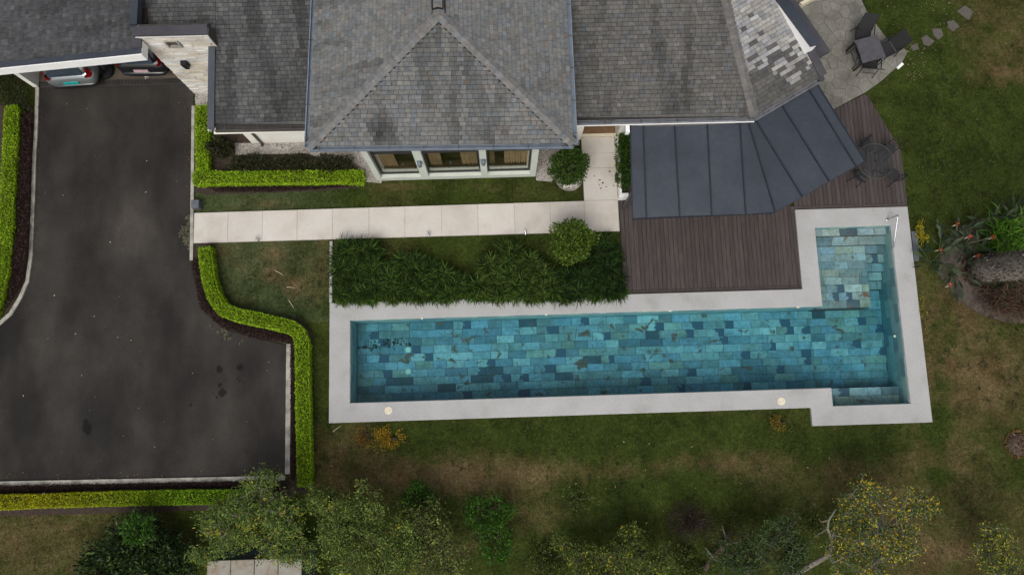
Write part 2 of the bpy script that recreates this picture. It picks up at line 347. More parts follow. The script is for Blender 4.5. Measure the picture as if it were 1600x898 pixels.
def leaves(name, P, D, size, aspect, col, parent=None, mat='leaf', up=None, fold=0.25):
    """P base points, D leaf directions; pointed leaf of two triangles folded at the midrib"""
    n = len(P); D = unit(D); r = rng.normal(size=(n,3)) * 0.55
    if up is None: up = np.array([0,0,1.0])
    S = unit(np.cross(D, up + r)); Nn = np.cross(S, D)
    size = np.broadcast_to(size, n)[:,None]; w = size*aspect*0.5
    V = np.stack([P, P + D*size*0.45 + S*w + Nn*w*fold, P + D*size, P + D*size*0.45 - S*w + Nn*w*fold], 1).reshape(-1,3)
    i = np.arange(n)[:,None]*4; F = np.concatenate([i + np.array([[0,1,2]]), i + np.array([[0,2,3]])], 1).reshape(-1,3)
    return fastmesh(name, V, F, np.repeat(col, 2, 0), mat, parent)
def blades(name, P, D, length, width, col, parent=None, mat='grass', droop=0.0):
    """long strap blades: three-segment, tapering, arching outward"""
    n = len(P); D = unit(D); length = np.broadcast_to(length, n)[:,None]
    S = unit(np.cross(D, np.array([0,0,1.0]) + rng.normal(size=(n,3))*0.2)); w = (np.broadcast_to(width, n)*0.5)[:,None]
    H = D.copy(); H[:,2] = 0; H = unit(H); dz = np.array([0,0,1.0])
    p1 = P + D*length*0.45; p2 = P + D*length*0.8 + (H*0.12 - dz*droop*0.35)*length; p3 = P + D*length + (H*0.28 - dz*droop)*length
    V = np.stack([P-S*w*0.6, P+S*w*0.6, p1+S*w, p1-S*w, p2+S*w*0.7, p2-S*w*0.7, p3], 1).reshape(-1,3)
    i = np.arange(n)[:,None]*7
    F = np.concatenate([i+np.array([[0,1,2]]), i+np.array([[0,2,3]]), i+np.array([[3,2,4]]), i+np.array([[3,4,5]]), i+np.array([[5,4,6]])], 1).reshape(-1,3)
    return fastmesh(name, V, F, np.repeat(col, 5, 0), mat, parent)
def palette(n, cols, weights=None, jit=0.12):
    c = np.array([lin(x) for x in cols]); k = rng.choice(len(c), n, p=None if weights is None else np.array(weights)/np.sum(weights))
    return c[k] * (1 + rng.normal(size=(n,1))*jit).clip(0.5, 1.6)
def inpoly(n, pg):
    pg = np.array(pg); lo, hi = pg.min(0), pg.max(0); out = []
    tot = 0
    while tot < n:
        p = rng.uniform(lo, hi, (max(n,50)*2, 2)); p = p[pip(p, pg)]; out.append(p); tot += len(p)
    return np.concatenate(out)[:n]

# ================================================================== LARGE STRUCTURE
CZ = 0.10                                     # top of the pool coping
pool_out = poly([(514,657),(1268,640.5),(1270.5,664),(1457,661),(1417,323),(1242,327),(1252,452.5),(517,469)], CZ)
x_w, x_e = pool_out[0][0], pool_out[3][0]; y_s, y_s2 = -0.45, -1.07
OX0, OX1 = -5.63, 13.72
pool_out = [(OX0,-0.50),(9.84,-0.50),(9.84,-1.08),(OX1,-1.08),(OX1,6.05),(9.92,6.05),(9.92,3.36),(OX0,3.36)]
pool_in = [(-4.96,0.11),(10.56,0.11),(10.56,-0.47),(13.08,-0.47),(13.08,5.43),(10.53,5.43),(10.53,2.78),(-4.96,2.78)]
drive_pg = poly([(62,137),(59,180),(57,240),(52,350),(50,395),(44,440),(33,465),(18,490),(-12,516),(-260,560),(-260,758),(0,754),(200,750.5),(440,746),(449,735),(450,540),(400,528),(350,512),(314,482),(303,412),(301.5,300),(302.5,150)]) + [(-10.30,11.1),(-10.30,17.0),(-15.62,17.0),(-15.62,11.1)]
path_pg = [(-10.16,5.50),(4.0,5.50),(4.0,8.80),(2.86,8.80),(2.86,6.57),(-10.16,6.53)]
deck_pg = [(4.02,3.37),(9.91,3.37),(9.91,6.06),(13.74,6.06),(13.80,7.95),(12.79,10.12),(11.55,9.52),(9.0,8.9),(4.02,8.6)]
patio_pg = poly([(1150,-60),(1330,-60),(1345,0),(1354,20),(1373,45),(1387,64),(1406,74),(1418,81),(1409,98),(1378,126),(1353,144),(1303,171),(1240,200),(1150,100)])
house_pg = [(-10.2,11.1),(-8.2,11.1),(-8.2,9.0),(-5.3,9.0),(-4.07,7.5),(1.25,7.45),(2.3,8.8),(8,8.8),(9.5,9.8),(8.0,13),(8,20),(-10.2,20)]
bird_bed = poly([(1463,425),(1470,385),(1490,358),(1530,342),(1620,330),(1680,420),(1660,500),(1580,505),(1535,492),(1500,470)])
beds = {
 'left': poly([(60,180),(52,330),(49,400),(41,442),(30,465),(15,488),(-8,510),(-60,530),(-60,470),(-12,400),(-4,165),(40,160)]),
 'curve': poly([(301,408),(309,380),(330,380),(338,440),(348,472),(390,484),(470,500),(488,520),(490,762),(455,762),(451,740),(451,538),(400,527),(350,511),(312,481)]),
 'bottom': poly([(-20,754),(200,750),(440,745),(460,760),(488,765),(400,794),(0,806),(-20,806)]),
 'front': poly([(301,165),(330,160),(332,200),(480,200),(567,240),(568,292),(500,298),(330,304),(301,300)]),
 'strap': poly([(518,373),(600,366),(640,390),(742,425),(790,370),(860,370),(968,362),(982,400),(982,462),(518,472)]),
}
def lawn_col(x, y):
    """living and dead turf: green with straw patches; shade by the strap bed painted in darker"""
    p = PX(np.stack([x, y, np.zeros_like(x)], -1)); u, v = p[:,0], p[:,1]
    d = 0.9*(fbm(x, y, 0.55, 3) - 0.52) + 0.55*(fbm(x, y, 2.3, 8) - 0.5)
    br = (0.15 + 1.7*fbm(x, y, 1.3, 33))*(.5+fbm(x, y, 5.0, 61))
    for cx, cy, rx, ry, s in [(760,742,130,26,.95),(520,705,60,50,.75),(640,742,110,34,.75),(1490,560,110,90,.85),(1560,620,80,60,.5),(1465,700,60,40,.85),(1140,722,110,20,.65),(960,737,70,14,.5),
        (820,800,80,40,.5),(1560,40,70,60,.8),(1580,115,60,24,.75),(1410,790,110,60,.6),(1480,870,90,50,.75),(50,850,140,70,.85),(425,428,16,16,.75),(458,447,18,16,.85),(432,395,18,10,.6),(500,420,16,60,.35),
        (415,318,30,8,.6),(620,292,40,6,.45),(760,292,30,6,.4),(1500,480,60,40,.6),(1300,740,60,25,.3),(1100,850,80,30,.35),(700,860,60,30,.45),(340,395,20,12,.3)]:
        d = d + s*np.exp(-(((u-cx)/rx)**2 + ((v-cy)/ry)**2))*br
    for cx, cy, rx, ry, s in [(1500,200,130,120,.45),(1450,40,90,60,.25),(900,680,300,30,.3),(1470,640,20,160,.5),(1000,770,120,30,.3),(1300,700,120,30,.3),(505,580,18,90,.4),(860,415,60,60,.7),(720,400,60,40,.7)]:  # less straw here; the last pair put shade beside the plants into the colour
        d = d - s*np.exp(-(((u-cx)/rx)**2 + ((v-cy)/ry)**2))
    d = np.clip(d, 0, 1)[:,None]
    n = np.clip(.5+1.5*(fbm(x, y, 1.7, 21)-.5)+.9*(fbm(x, y, 7.0, 71)-.5),0,1)[:,None]
    g = np.array(lin((46,56,19)))*(1-n) + np.array(lin((66,78,28)))*n
    g2 = np.array(lin((52,66,34)))*(1-n) + np.array(lin((84,94,58)))*n
    iw = np.clip((560-u+60*(fbm(x, y, 1.2, 77)-.5))/110, 0, 1)*((v > 275) & (v < 505) & (u > 295)); g = g2*iw[:,None] + g*(1-iw[:,None])  # lighter green fades out rightward; shade by the strap bed is painted as darker turf
    dry = np.array(lin((96,78,50)))*(1-n) + np.array(lin((122,102,72)))*n
    d = d*.8; c_ = (g*(1-d) + dry*d)*1.24; gr = c_.mean(1, keepdims=True); return c_*.92 + gr*.08
def build_lawn():
    xs = np.concatenate([[-400,-60], np.arange(-24, 24.01, 0.125), [60,400]]); ys = np.concatenate([[-400,-40], np.arange(-14, 18.01, 0.125), [50,400]])
    X, Y = np.meshgrid(xs, ys); V = np.stack([X, Y, np.zeros_like(X)], -1).reshape(-1,3); nx = len(xs)
    inn = (np.abs(V[:,0]) < 24) & (V[:,1] > -14) & (V[:,1] < 18)
    V[:,2] += np.where(inn, (fbm(V[:,0], V[:,1], 0.8, 5) - 0.5)*0.03 - 0.015, -0.02)
    i, j = np.meshgrid(np.arange(nx-1), np.arange(len(ys)-1)); a = (j*nx+i).ravel(); F = np.stack([a, a+1, a+1+nx, a+nx], 1)
    c = V[F].mean(1)
    hole = [(-5.35,-0.2),(10.15,-0.2),(10.15,-0.8),(13.42,-0.8),(13.42,5.75),(10.2,5.75),(10.2,3.08),(-5.35,3.08)]
    keep = ~pip(c[:,:2], hole); F = F[keep]; c = c[keep]
    o = fastmesh('lawn', V, F, lawn_col(c[:,0], c[:,1]), 'lawn'); tag(o, 'mown lawn with dry straw coloured patches round the pool', kind='structure')
build_lawn()
def build_blades():
    n = 620000; P = rng.uniform((-18,-8.0), (20,15.5), (n,2)); px = PX(np.concatenate([P, np.zeros((n,1))], 1))
    ok = (px[:,0] > -15) & (px[:,0] < 1615) & (px[:,1] > -15) & (px[:,1] < 913)
    for pg in [pool_out, drive_pg, path_pg, deck_pg, patio_pg, house_pg, bird_bed] + [beds[k] for k in ('left','curve','bottom','front')]:
        ok &= ~pip(P, pg)
    P = P[ok]; n = len(P); col = lawn_col(P[:,0], P[:,1])
    col = col * (1 + rng.normal(size=(n,1))*0.36).clip(0.3, 2.3) * (.7+.6*fbm(P[:,0],P[:,1],9.0,41))[:,None]
    pale = rng.random(n) < 0.04; col[pale] = col[pale]*0.5 + np.array(lin((140,124,88)))*0.5
    a = rng.uniform(0, 6.283, n); D = np.stack([np.cos(a), np.sin(a), rng.uniform(0.25, 1.6, n)], 1); D = unit(D)
    ln = rng.uniform(0.035, 0.085, n)[:,None]; w = rng.uniform(0.006, 0.012, n)[:,None]; S = unit(np.stack([-np.sin(a), np.cos(a), np.zeros(n)], 1))
    B = np.concatenate([P, np.full((n,1), -0.02)], 1)
    V = np.stack([B - S*w, B + S*w, B + D*ln], 1).reshape(-1,3); F = np.arange(n*3).reshape(-1,3)
    o = fastmesh('grass', V, F, col, 'grass'); tag(o, 'short turf blades covering the lawn, greener by the pool', kind='stuff')
build_blades()

tag(MB().prism(drive_pg, -0.03, 0.012).build('driveway', 'asphalt'), 'dark worn asphalt driveway turning in front of the carport', kind='structure')
for k, pg in beds.items():
    if k != 'strap': tag(MB().prism(pg, -0.06, 0.008 + 0.002*list(beds).index(k)).build('planting_bed', 'soil'), kind='structure')
tag(MB().prism(bird_bed, -0.05, 0.02).build('mulch_bed', 'mulch'), kind='structure')
# kerbs
def ribbon(pts, w, z0, z1):
    mb = MB(); pts = [Vector((*p, 0)) for p in pts]; Lf = []; Rt = []
    for i, p in enumerate(pts):
        d = (pts[min(i+1,len(pts)-1)] - pts[max(i-1,0)]).normalized(); nrm = Vector((-d.y, d.x, 0))*w/2; Lf.append(p+nrm); Rt.append(p-nrm)
    vs = []; n = len(pts); fs = []
    for i in range(n): vs += [(Lf[i].x,Lf[i].y,z0),(Rt[i].x,Rt[i].y,z0),(Rt[i].x,Rt[i].y,z1),(Lf[i].x,Lf[i].y,z1)]
    for i in range(n-1):
        a, b = i*4, i*4+4; fs += [(a+2,b+2,b+3,a+3),(a+1,b+1,b+2,a+2),(a+3,b+3,b,a),(a,b,b+1,a+1)]
    fs += [(0,1,2,3),((n-1)*4+3,(n-1)*4+2,(n-1)*4+1,(n-1)*4)]
    return mb.add(vs, fs)
for pts, w in [([(60,137),(58,200),(55,250),(53,320),(51,370),(49.5,400),(44,440),(33,465),(18,490),(-12,516)], .12), ([(303,166),(301.5,300),(300,407)], .11), ([(452,537),(451,640),(450,740)], .16), ([(-20,755),(0,755),(200,751),(370,747.5),(446,745.5)], .15)]:
    tag(ribbon(poly(pts), w, -0.05, 0.07).build('kerb', 'kerb', bevel=0.012), kind='structure')

# concrete path with slabs
M['joint'] = pmat('path_joint', flat2((166,158,147)), 5, 5, 0.95)
path = MB().prism(path_pg, -0.08, 0.038).build('path', 'joint'); tag(path, 'pale concrete path of large slabs from driveway to entry', kind='structure')
xs = [-10.155]
for p in (357,411,465,520,577,633,690,747,804,860,915): xs.append(U(p,340)[0])
xs[-1] = 2.86; xs.append(3.99)
for a, b in zip(xs[:-1], xs[1:]):
    y1 = 6.525 + (a+10.16)*0.0033
    MB().box(a+0.004, b-0.004, 5.505, y1, -0.05, 0.05+random.uniform(-.002,.003)).build('slab', 'concrete', path, bevel=0.006)
for a, b in zip([6.575, U(940,263)[1], U(940,240)[1]], [U(940,263)[1], U(940,240)[1], 8.79]):
    MB().box(2.865, 3.99, a+0.004, b-0.004, -0.05, 0.05+random.uniform(-.002,.003)).build('slab', 'concrete', path, bevel=0.006)

# ---------------------------------------------------------------- swimming pool
pool = empty('swimming_pool', (0,0,0)); tag(pool, 'long L-shaped lap pool lined with teal stone tiles, pale coping', 'pool')
def coping():
    bm = bmesh.new()
    def ring(pg, z): return [bm.verts.new((x,y,z)) for x, y in pg]
    ot, ob, it, ib = ring(pool_out, CZ), ring(pool_out, -0.25), ring(pool_in, CZ), ring(pool_in, -0.16)
    n = 8
    eo = [bm.edges.new((ot[i], ot[(i+1)%n])) for i in range(n)] + [bm.edges.new((it[i], it[(i+1)%n])) for i in range(n)]
    bmesh.ops.triangle_fill(bm, edges=eo, use_beauty=True, normal=(0,0,1))
    for i in range(n):
        j = (i+1)%n; bm.faces.new((ob[i],ob[j],ot[j],ot[i])); bm.faces.new((it[i],it[j],ib[j],ib[i]))
    me = bpy.data.meshes.new('coping'); bm.to_mesh(me); bm.free(); me.materials.append(M['coping'])
    o = link('coping', me, pool); b = o.modifiers.new('bevel','BEVEL'); b.width = 0.012; b.segments = 2; b.limit_method = 'ANGLE'; b.angle_limit = RAD(60)
coping()
FZ = -1.08; SH = -0.42; WZ = -0.045
# tiled walls: rows of stone tiles set on the shell, joined
def wall_tiles():
    mb = MB(); n = 8
    for i in range(n):
        a = Vector(pool_in[i]); b = Vector(pool_in[(i+1)%n]); L = (b-a).length; d = (b-a)/L; nr = Vector((-d.y, d.x))
        z = FZ
        row = 0
        while z < CZ - 0.06:
            h = min(0.27, CZ-0.055-z); t = -random.random()*0.5
            while t < L:
                t0, t1 = max(t,0)+0.002, min(t+0.6, L)-0.002; t += 0.6
                if t1 - t0 < 0.02: continue
                th = 0.012 + random.uniform(0,0.003); p0 = a+d*t0; p1 = a+d*t1; q0 = p0+nr*th; q1 = p1+nr*th
                col = random.choice([(1,1,1),(.8,.9,.9),(.55,.65,.75),(.95,1.0,.9),(.7,.8,.8)])
                mb.hexa([(p0.x,p0.y,z+.002),(p1.x,p1.y,z+.002),(q1.x,q1.y,z+.002),(q0.x,q0.y,z+.002)],[(p0.x,p0.y,z+h-.002),(p1.x,p1.y,z+h-.002),(q1.x,q1.y,z+h-.002),(q0.x,q0.y,z+h-.002)], col)
            z += 0.27
        mb.add([(a.x-nr.x*.002,a.y-nr.y*.002,FZ-.1),(b.x-nr.x*.002,b.y-nr.y*.002,FZ-.1),(b.x-nr.x*.002,b.y-nr.y*.002,CZ-.05),(a.x-nr.x*.002,a.y-nr.y*.002,CZ-.05)], [(0,1,2,3)], (.5,.55,.55))
    o = mb.build('wall_tiles', 'tilewall', pool); o['kind'] = 'stuff'
wall_tiles()
floor = MB().prism(pool_in, FZ-0.15, FZ-0.012).build('floor', 'grout', pool)
# steps: two treads over the full width, a sun shelf, five treads down its right side, a bench in the south-east corner
SX0, SX1, SXM = 10.53, 13.08, U(1357,440,SH)[0]
yN = 5.43
ya = U(1330,368,-.2)[1]; yb = U(1330,383,-.3)[1]; yS = U(1320,481,SH)[1]
stepobj = MB()
stepobj.box(SX0, SX1, ya, yN, FZ, -0.20-.012).box(SX0, SX1, yb, ya-.001, FZ, -0.32-.012).box(SX0, SXM, yS, yb-.001, FZ, SH-.012)
yt = U(1375,396,-.45)[1]
stepobj.box(SXM+.001, SX1, yt, yb-.001, FZ, SH-.012)
ty = [yt] + [U(1375,p,z)[1] for p, z in ((410,-.52),(424,-.63),(438,-.74),(452,-.86))]
tz = [-.53,-.64,-.75,-.87]
for k in range(4): stepobj.box(SXM+.001, SX1, ty[k+1], ty[k]-.001, FZ, tz[k]-.012)
steps = stepobj.build('steps', 'grout', pool)
bench = MB().box(10.56, 13.08, -0.47, 0.10, FZ, -0.50-.012).build('bench', 'grout', pool)
tile_objs = []
TILES = [(168,180,182),(176,184,178),(158,174,180),(184,190,184),(164,172,168),(182,182,166),(152,168,178),(194,198,192),(170,184,186),(164,180,186)]
def lay(x0, x1, y0, y1, z, parent, off=0.0):
    rows = max(1, round((y1-y0)/0.27)); h = (y1-y0)/rows
    for r in range(rows):
        t = x0 - random.uniform(0.05, 0.55)
        while t < x1 - 0.02:
            wd = random.choice([0.6,0.6,0.6,0.45,0.75]); a, b = max(t,x0), min(t+wd,x1); t += wd
            if b - a < 0.03: continue
            cx, cy = (a+b)/2, y0+(r+.5)*h; hx, hy = (b-a)/2-.003, h/2-.003
            me = bpy.data.meshes.new('tile'); hh = random.uniform(0,.004); bv = 0.004
            me.from_pydata([(-hx,-hy,-.012),(hx,-hy,-.012),(hx,hy,-.012),(-hx,hy,-.012),(-hx+bv,-hy+bv,hh),(hx-bv,-hy+bv,hh),(hx-bv,hy-bv,hh),(-hx+bv,hy-bv,hh)], [],
                           [(4,5,6,7),(0,1,5,4),(1,2,6,5),(2,3,7,6),(3,0,4,7)])
            me.materials.append(M['tile']); o = link('tile', me, parent); o.location = (cx, cy, z)
            c = random.choice(TILES); k = random.uniform(.77,.97); dk = random.random()
            if dk < 0.02: c = (96,110,118)
            elif dk > .90: c = (134,154,160)
            cl = lin(tuple(v*k for v in c)); o.color = (*cl, 0.0 if 0.07 <= dk < 0.24 else 1.0)
            tile_objs.append(o)
lay(-4.945, 10.55, 0.125, 2.765, FZ, floor)
lay(10.545, 13.065, 0.125, yS-.005, FZ, floor)
lay(SXM+.01, 13.065, yS, ty[4]-.005, FZ, floor)
lay(SX0+.015, SX1-.015, ya, yN-.015, -0.20, steps); lay(SX0+.015, SX1-.015, yb, ya, -0.32, steps); lay(SX0+.015, SXM, yS, yb, SH, steps)
lay(SXM, SX1-.015, yt, yb, SH, steps)
for k in range(4): lay(SXM+.005, SX1-.015, ty[k+1], ty[k], tz[k], steps)
lay(10.575, 13.065, -0.455, 0.10, -0.50, bench)
# past 300 tiles: the smallest ones are joined into one part
def join_rest(objs, keep, name, parent, mat):
    V = []; F = []; T = []; dead = objs[keep:]
    mb = MB()
    for o in dead:
        l = o.location; c = tuple(o.color[:3]); par = o.parent
        mb.add([(v.co.x+l.x, v.co.y+l.y, v.co.z+l.z) for v in o.data.vertices], [tuple(p.vertices) for p in o.data.polygons], c)
    for o in dead: bpy.data.objects.remove(o)
    if dead:
        r = mb.build(name, mat, parent, tint=True); r['kind'] = 'stuff'
tile_objs.sort(key=lambda o: -o.dimensions.x*o.dimensions.y if o.dimensions.x else -(o.data.vertices[1].co.x*o.data.vertices[2].co.y))
M['tile_a'] = pmat('pool_tile_small', [(0.25, (170,180,176)), (0.5, (225,228,222)), (0.75, W)], 2.6, 8, 0.55, 0.15, 30, src='attr', fine=0.12, fscale=14)
join_rest(tile_objs, 300, 'small_tiles', pool, 'tile_a')
for px, py in ((638,546),(638,580)):
    x, y = U(px, py, FZ); MB().lathe([(.10,0),(.10,.012),(.085,.022),(.02,.024)], (x,y,FZ+.004), 20).build('floor_drain', 'cream', pool, smooth=False)
for px, py in ((660,496),(853,491),(1046,487),(1245,482)):
    x, y = U(px, py, -.05); MB().box(x-.035, x+.035, 2.745, 2.79, 0.0, 0.085).build('inlet', 'cream', pool)
MB().lathe([(.05,0),(.05,.02),(.03,.03)], (13.04, 1.75, -.35), 12).build('pool_light', 'cream', pool)
water = MB().prism([(x+dx, y+dy) for (x,y),(dx,dy) in zip(pool_in, [(-.01,-.01),(.01,-.01),(-.01,-.01),(.01,-.01),(.01,.01),(-.01,.01),(-.01,.01),(-.01,.01)])], FZ-0.2, WZ).build('water', 'water')
tag(water, 'clear still pool water', kind='structure')
for px, py, l in ((607,641,'round cream skimmer lid in the coping near the west end'), (1221,626.5,'round cream skimmer lid in the coping near the steps end')):
    x, y = U(px, py, CZ); lid = MB().lathe([(.125,0),(.125,.006),(.115,.010),(.03,.011)], (0,0,0), 28).build('skimmer_lid', 'cream'); lid.location = (x,y,CZ+.002)
    MB().lathe([(.012,0),(.012,.004)], (.05,.02,.0105), 8).build('finger_hole', 'black', lid); MB().lathe([(.012,0),(.012,.004)], (-.05,-.03,.0105), 8).build('finger_hole', 'black', lid)
    tag(lid, l, 'lid', 'skimmer lids in the coping')
def debris():
    c = np.array([U(x, y, FZ) for x, y in [(566,542),(575,543),(590,538),(600,537),(608,538),(615,536),(622,534),(630,537),(585,541),(1090,470)]])
    k = rng.integers(0, 9, 90); P = np.concatenate([c[k] + rng.normal(size=(90,2))*(.14,.05), np.full((90,1), FZ+.02)], 1)
    a = rng.uniform(0,6.28,90); D = np.stack([np.cos(a),np.sin(a),np.full(90,.1)],1)
    o = leaves('sunken_leaves', P, D, rng.uniform(.04,.11,90), .6, palette(90, [(40,42,36),(60,52,36)])); tag(o, 'dark sunken leaves drifted on the pool floor near west end', kind='stuff')
debris()

# ---------------------------------------------------------------- timber deck
deck = MB().prism(deck_pg, -0.10, -0.02).build('deck', 'underlay'); tag(deck, 'brown timber deck beside the pool under the metal awning', kind='structure')
def line_y(x, a, b): return a[1] + (b[1]-a[1])*(x-a[0])/(b[0]-a[0])
def deck_top(x):
    if x < 9.0: return line_y(x, (4.02,8.6), (9.0,8.9))
    if x < 11.55: return line_y(x, (9.0,8.9), (11.55,9.52))
    if x < 12.79: return line_y(x, (11.55,9.52), (12.79,10.12))
    return line_y(x, (12.79,10.12), (13.80,7.95))
x = 4.03
while x < 13.72:
    a, b = x+.006, min(x+0.139, 13.76); z = 0.03 + random.uniform(-.002,.003)
    if a < 9.80 < b: b = 9.79
    y0 = 3.50 if b < 9.80 else 6.19
    cuts = [y0]
    if x < 9.8 and random.random() < 0.6: cuts.append(random.uniform(4.5, 7.5))
    ta, tb = deck_top(a), deck_top(b)
    for i, c0 in enumerate(cuts):
        c1 = cuts[i+1]-.004 if i+1 < len(cuts) else None
        MB().hexa([(a,c0,-.02),(b,c0,-.02),(b,c1 or tb,-.02),(a,c1 or ta,-.02)], [(a,c0,z),(b,c0,z),(b,c1 or tb,z),(a,c1 or ta,z)]).build('board', 'deckwood', deck)
    x += 0.145
    if 9.79 < x < 9.93: x = 9.93
for a in ((4.03,9.93,3.375,3.49),(9.80,9.915,3.50,6.06),(9.80,13.74,6.065,6.18)):
    MB().box(*a, -.02, .034).build('board', 'deckwood', deck)
# ---------------------------------------------------------------- flagstone patio
M['patiogrout'] = pmat('patio_grout', flat2((98,95,87)), 5, 5, 0.95)
patio = MB().prism(patio_pg, -0.08, 0.022).build('patio', 'patiogrout'); tag(patio, 'grey flagstone patio of irregular stones beside the house', kind='structure')
def crazy(pg, parent, n):
    pts = inpoly(n*6, pg); sel = [pts[0]]
    for p in pts[1:]:
        if min(np.hypot(*(p-q)) for q in sel) > 0.27: sel.append(p)
    def clip(P, nrm, c):
        out = []
        for i in range(len(P)):
            a, b = P[i], P[(i+1)%len(P)]; da, db = a@nrm-c, b@nrm-c
            if da <= 0: out.append(a)
            if da*db < 0: out.append(a+(b-a)*da/(da-db))
        return out
    pgc = np.array(pg); cvx = pgc
    for s in sel:
        P = [np.array(v) for v in pg]
        for q in sel:
            if q is s or np.hypot(*(q-s)) > 1.6: continue
            d = q-s; dn = d/np.hypot(*d); P = clip(P, dn, ((s+q)/2)@dn - 0.008)
        if len(P) < 3: continue
        P = [tuple(p) for p in P]
        px = PX((s[0],s[1],0))
        if px[1] < -30 or px[0] < 1200: continue
        MB().prism(P, -.03, 0.03+random.uniform(-.004,.006)).build('flagstone', 'flag', parent)
crazy(patio_pg, patio, 330)

# ================================================================== HOUSE
house = empty('house', (0,9,0)); tag(house, 'white single storey house with grey shingle hip roofs and blue gutters', 'house')
house_inv = (0,-9,0)
hz = empty  # alias
ME, WE = 4.1, 2.7                                # main eave and wing eave heights
A = Vector(U3(482,229,ME)); B = Vector(U3(896,224,ME)); Aw = Vector(U3(492,0,ME)); Be = Vector(U3(885,0,ME))
Rg = Vector((-1.50, 10.5, 5.25))
def ext(p, q, k): return q + (q-p)*k
Aw = ext(A, Aw, .45); Be = ext(B, Be, .45); Rn = Vector((-1.52, 14.2, 5.25))
SH_ALL = []                                      # (projected size, verts, faces, colour, roof part)
def shade_main(p):
    k = 0.90 + 0.24*random.random()**1.6 - 0.08*(random.random() < .10)
    t = random.random(); c = (115,115,114) if t < .7 else ((119,118,113) if t < .85 else (110,114,116))
    if random.random() < .04: c = (122,115,109)
    return c, k
def stain(p, k0=0.55, sx=1.6, sy=0.35, seed=0, thr=0.56):
    n = float(fbm(np.array([p.x*sx]), np.array([p.y*sy]), 1.0, seed)[0]); return 1 - k0*min(1, max(0, (n-thr)*5))
def spot(p, px, py, rx, ry):
    q = PX(tuple(p)); return math.exp(-(((q[0]-px)/rx)**2 + ((q[1]-py)/ry)**2))
def shingle_plane(part, O, e0, e1, polyw, colf, expo=0.125, wd=(0.13,0.21), lift=0.010, widef=None):
    """courses of shingles on a plane: O corner, e0 unit along eave, e1 unit up slope, polyw = outline in world"""
    nrm = e0.cross(e1).normalized()
    if nrm.z < 0: nrm = -nrm
    pu = [((p-O).dot(e0), (p-O).dot(e1)) for p in polyw]
    def rngs(s):
        xs = []
        for i in range(len(pu)):
            (u0,s0),(u1,s1) = pu[i], pu[(i+1)%len(pu)]
            if (s0 <= s) != (s1 <= s): xs.append(u0+(u1-u0)*(s-s0)/(s1-s0))
        return (min(xs), max(xs)) if len(xs) > 1 else None
    smin, smax = min(s for _, s in pu), max(s for _, s in pu); s = smin
    while s < smax-.02:
        st = min(s+expo*1.0, smax); r0, r1 = rngs(s+.002), rngs(st-.002)
        if r0 and r1:
            u = min(r0[0],r1[0]) - random.random()*wd[0]; hi = max(r0[1],r1[1])
            while u < hi:
                w = random.uniform(*wd) if not widef else widef(O+e0*u+e1*s)
                a, b = u, u+w-.008; u += w
                sb = s+.009
                q = [(max(a,r0[0]),sb),(min(b,r0[1]),sb),(min(b,r1[1]),st),(max(a,r1[0]),st)]
                if q[1][0]-q[0][0] < .015 and q[2][0]-q[3][0] < .015: continue
                if q[1][0] < q[0][0]: q[1] = (q[0][0]+.001, sb)
                if q[2][0] < q[3][0]: q[2] = (q[3][0]+.001, st)
                ctr = O + e0*((q[0][0]+q[1][0])/2) + e1*((s+st)/2); p2 = PX(tuple(ctr))
                if not (-40 < p2[0] < 1640 and -45 < p2[1] < 940): continue
                t = lift + random.uniform(0,.007)
                W3 = [O+e0*x+e1*y for x, y in q]
                vs = [W3[0]-nrm*.03, W3[1]-nrm*.03, W3[2]-nrm*.03, W3[3]-nrm*.03, W3[0]+nrm*t, W3[1]+nrm*t, W3[2]+nrm*(.004), W3[3]+nrm*(.004)]
                fs = [(4,5,6,7),(0,1,5,4),(1,2,6,5),(3,0,4,7)]
                c, k = colf(ctr); c = tuple(v*k for v in lin(c))
                q2 = PX(np.array([tuple(v) for v in vs[4:]])); inside = (q2[:,0] > 0).all() and (q2[:,0] < 1600).all() and (q2[:,1] > 0).all() and (q2[:,1] < 898).all()
                ar = 0.5*abs(sum(q2[i][0]*q2[(i+1)%4][1]-q2[(i+1)%4][0]*q2[i][1] for i in range(4))) if inside else 0
                SH_ALL.append((ar, vs, fs, c, part))
        s = st
def roof_part(parent, polys, th=0.05, name='roof'):
    mb = MB()
    for P in polys:
        n = (P[1]-P[0]).cross(P[2]-P[0]).normalized(); n = n if n.z > 0 else -n
        Q = [p - n*(th+.035) for p in P]; P = [p - n*.035 for p in P]; k = len(P)
        mb.add(P+Q, [tuple(range(k)), tuple(range(2*k-1,k-1,-1))] + [(i,k+i,k+(i+1)%k,(i+1)%k) for i in range(k)])
    return mb.build(name, 'underlay', parent)
house.location = (0,0,0)
# --- main hip roof
roof_m = roof_part(house, [[A,B,Rg],[A,Rg,Rn,Aw],[B,Be,Rn,Rg]]); roof_m['label'] = 'tall central hip roof of mid grey shingles'
def c_south(p):
    c, k = shade_main(p); k *= stain(p, .42, 2.6, .30, 3, .55)
    k *= 1 - .80*max(spot(p,592,205,10,28), .85*spot(p,611,200,6,18), .6*spot(p,577,198,5,16)) - .3*max(spot(p,640,205,5,14), spot(p,700,200,5,16), spot(p,655,208,4,10), spot(p,760,208,5,9)); return c, k
def c_side(p):
    c, k = shade_main(p); k *= stain(p, .40, .30, 2.8, 9, .55); return c, k*1.02
e0 = (B-A).normalized(); m = (A+B)/2; e1 = (Rg-m); e1 = (e1 - e0*e1.dot(e0)).normalized()
shingle_plane(roof_m, A, e0, e1, [A,B,Rg], c_south)
e0 = (Aw-A).normalized(); e1 = (Rg-A); e1 = (e1-e0*e1.dot(e0)).normalized(); shingle_plane(roof_m, A, e0, e1, [A,Aw,Rn,Rg], c_side)
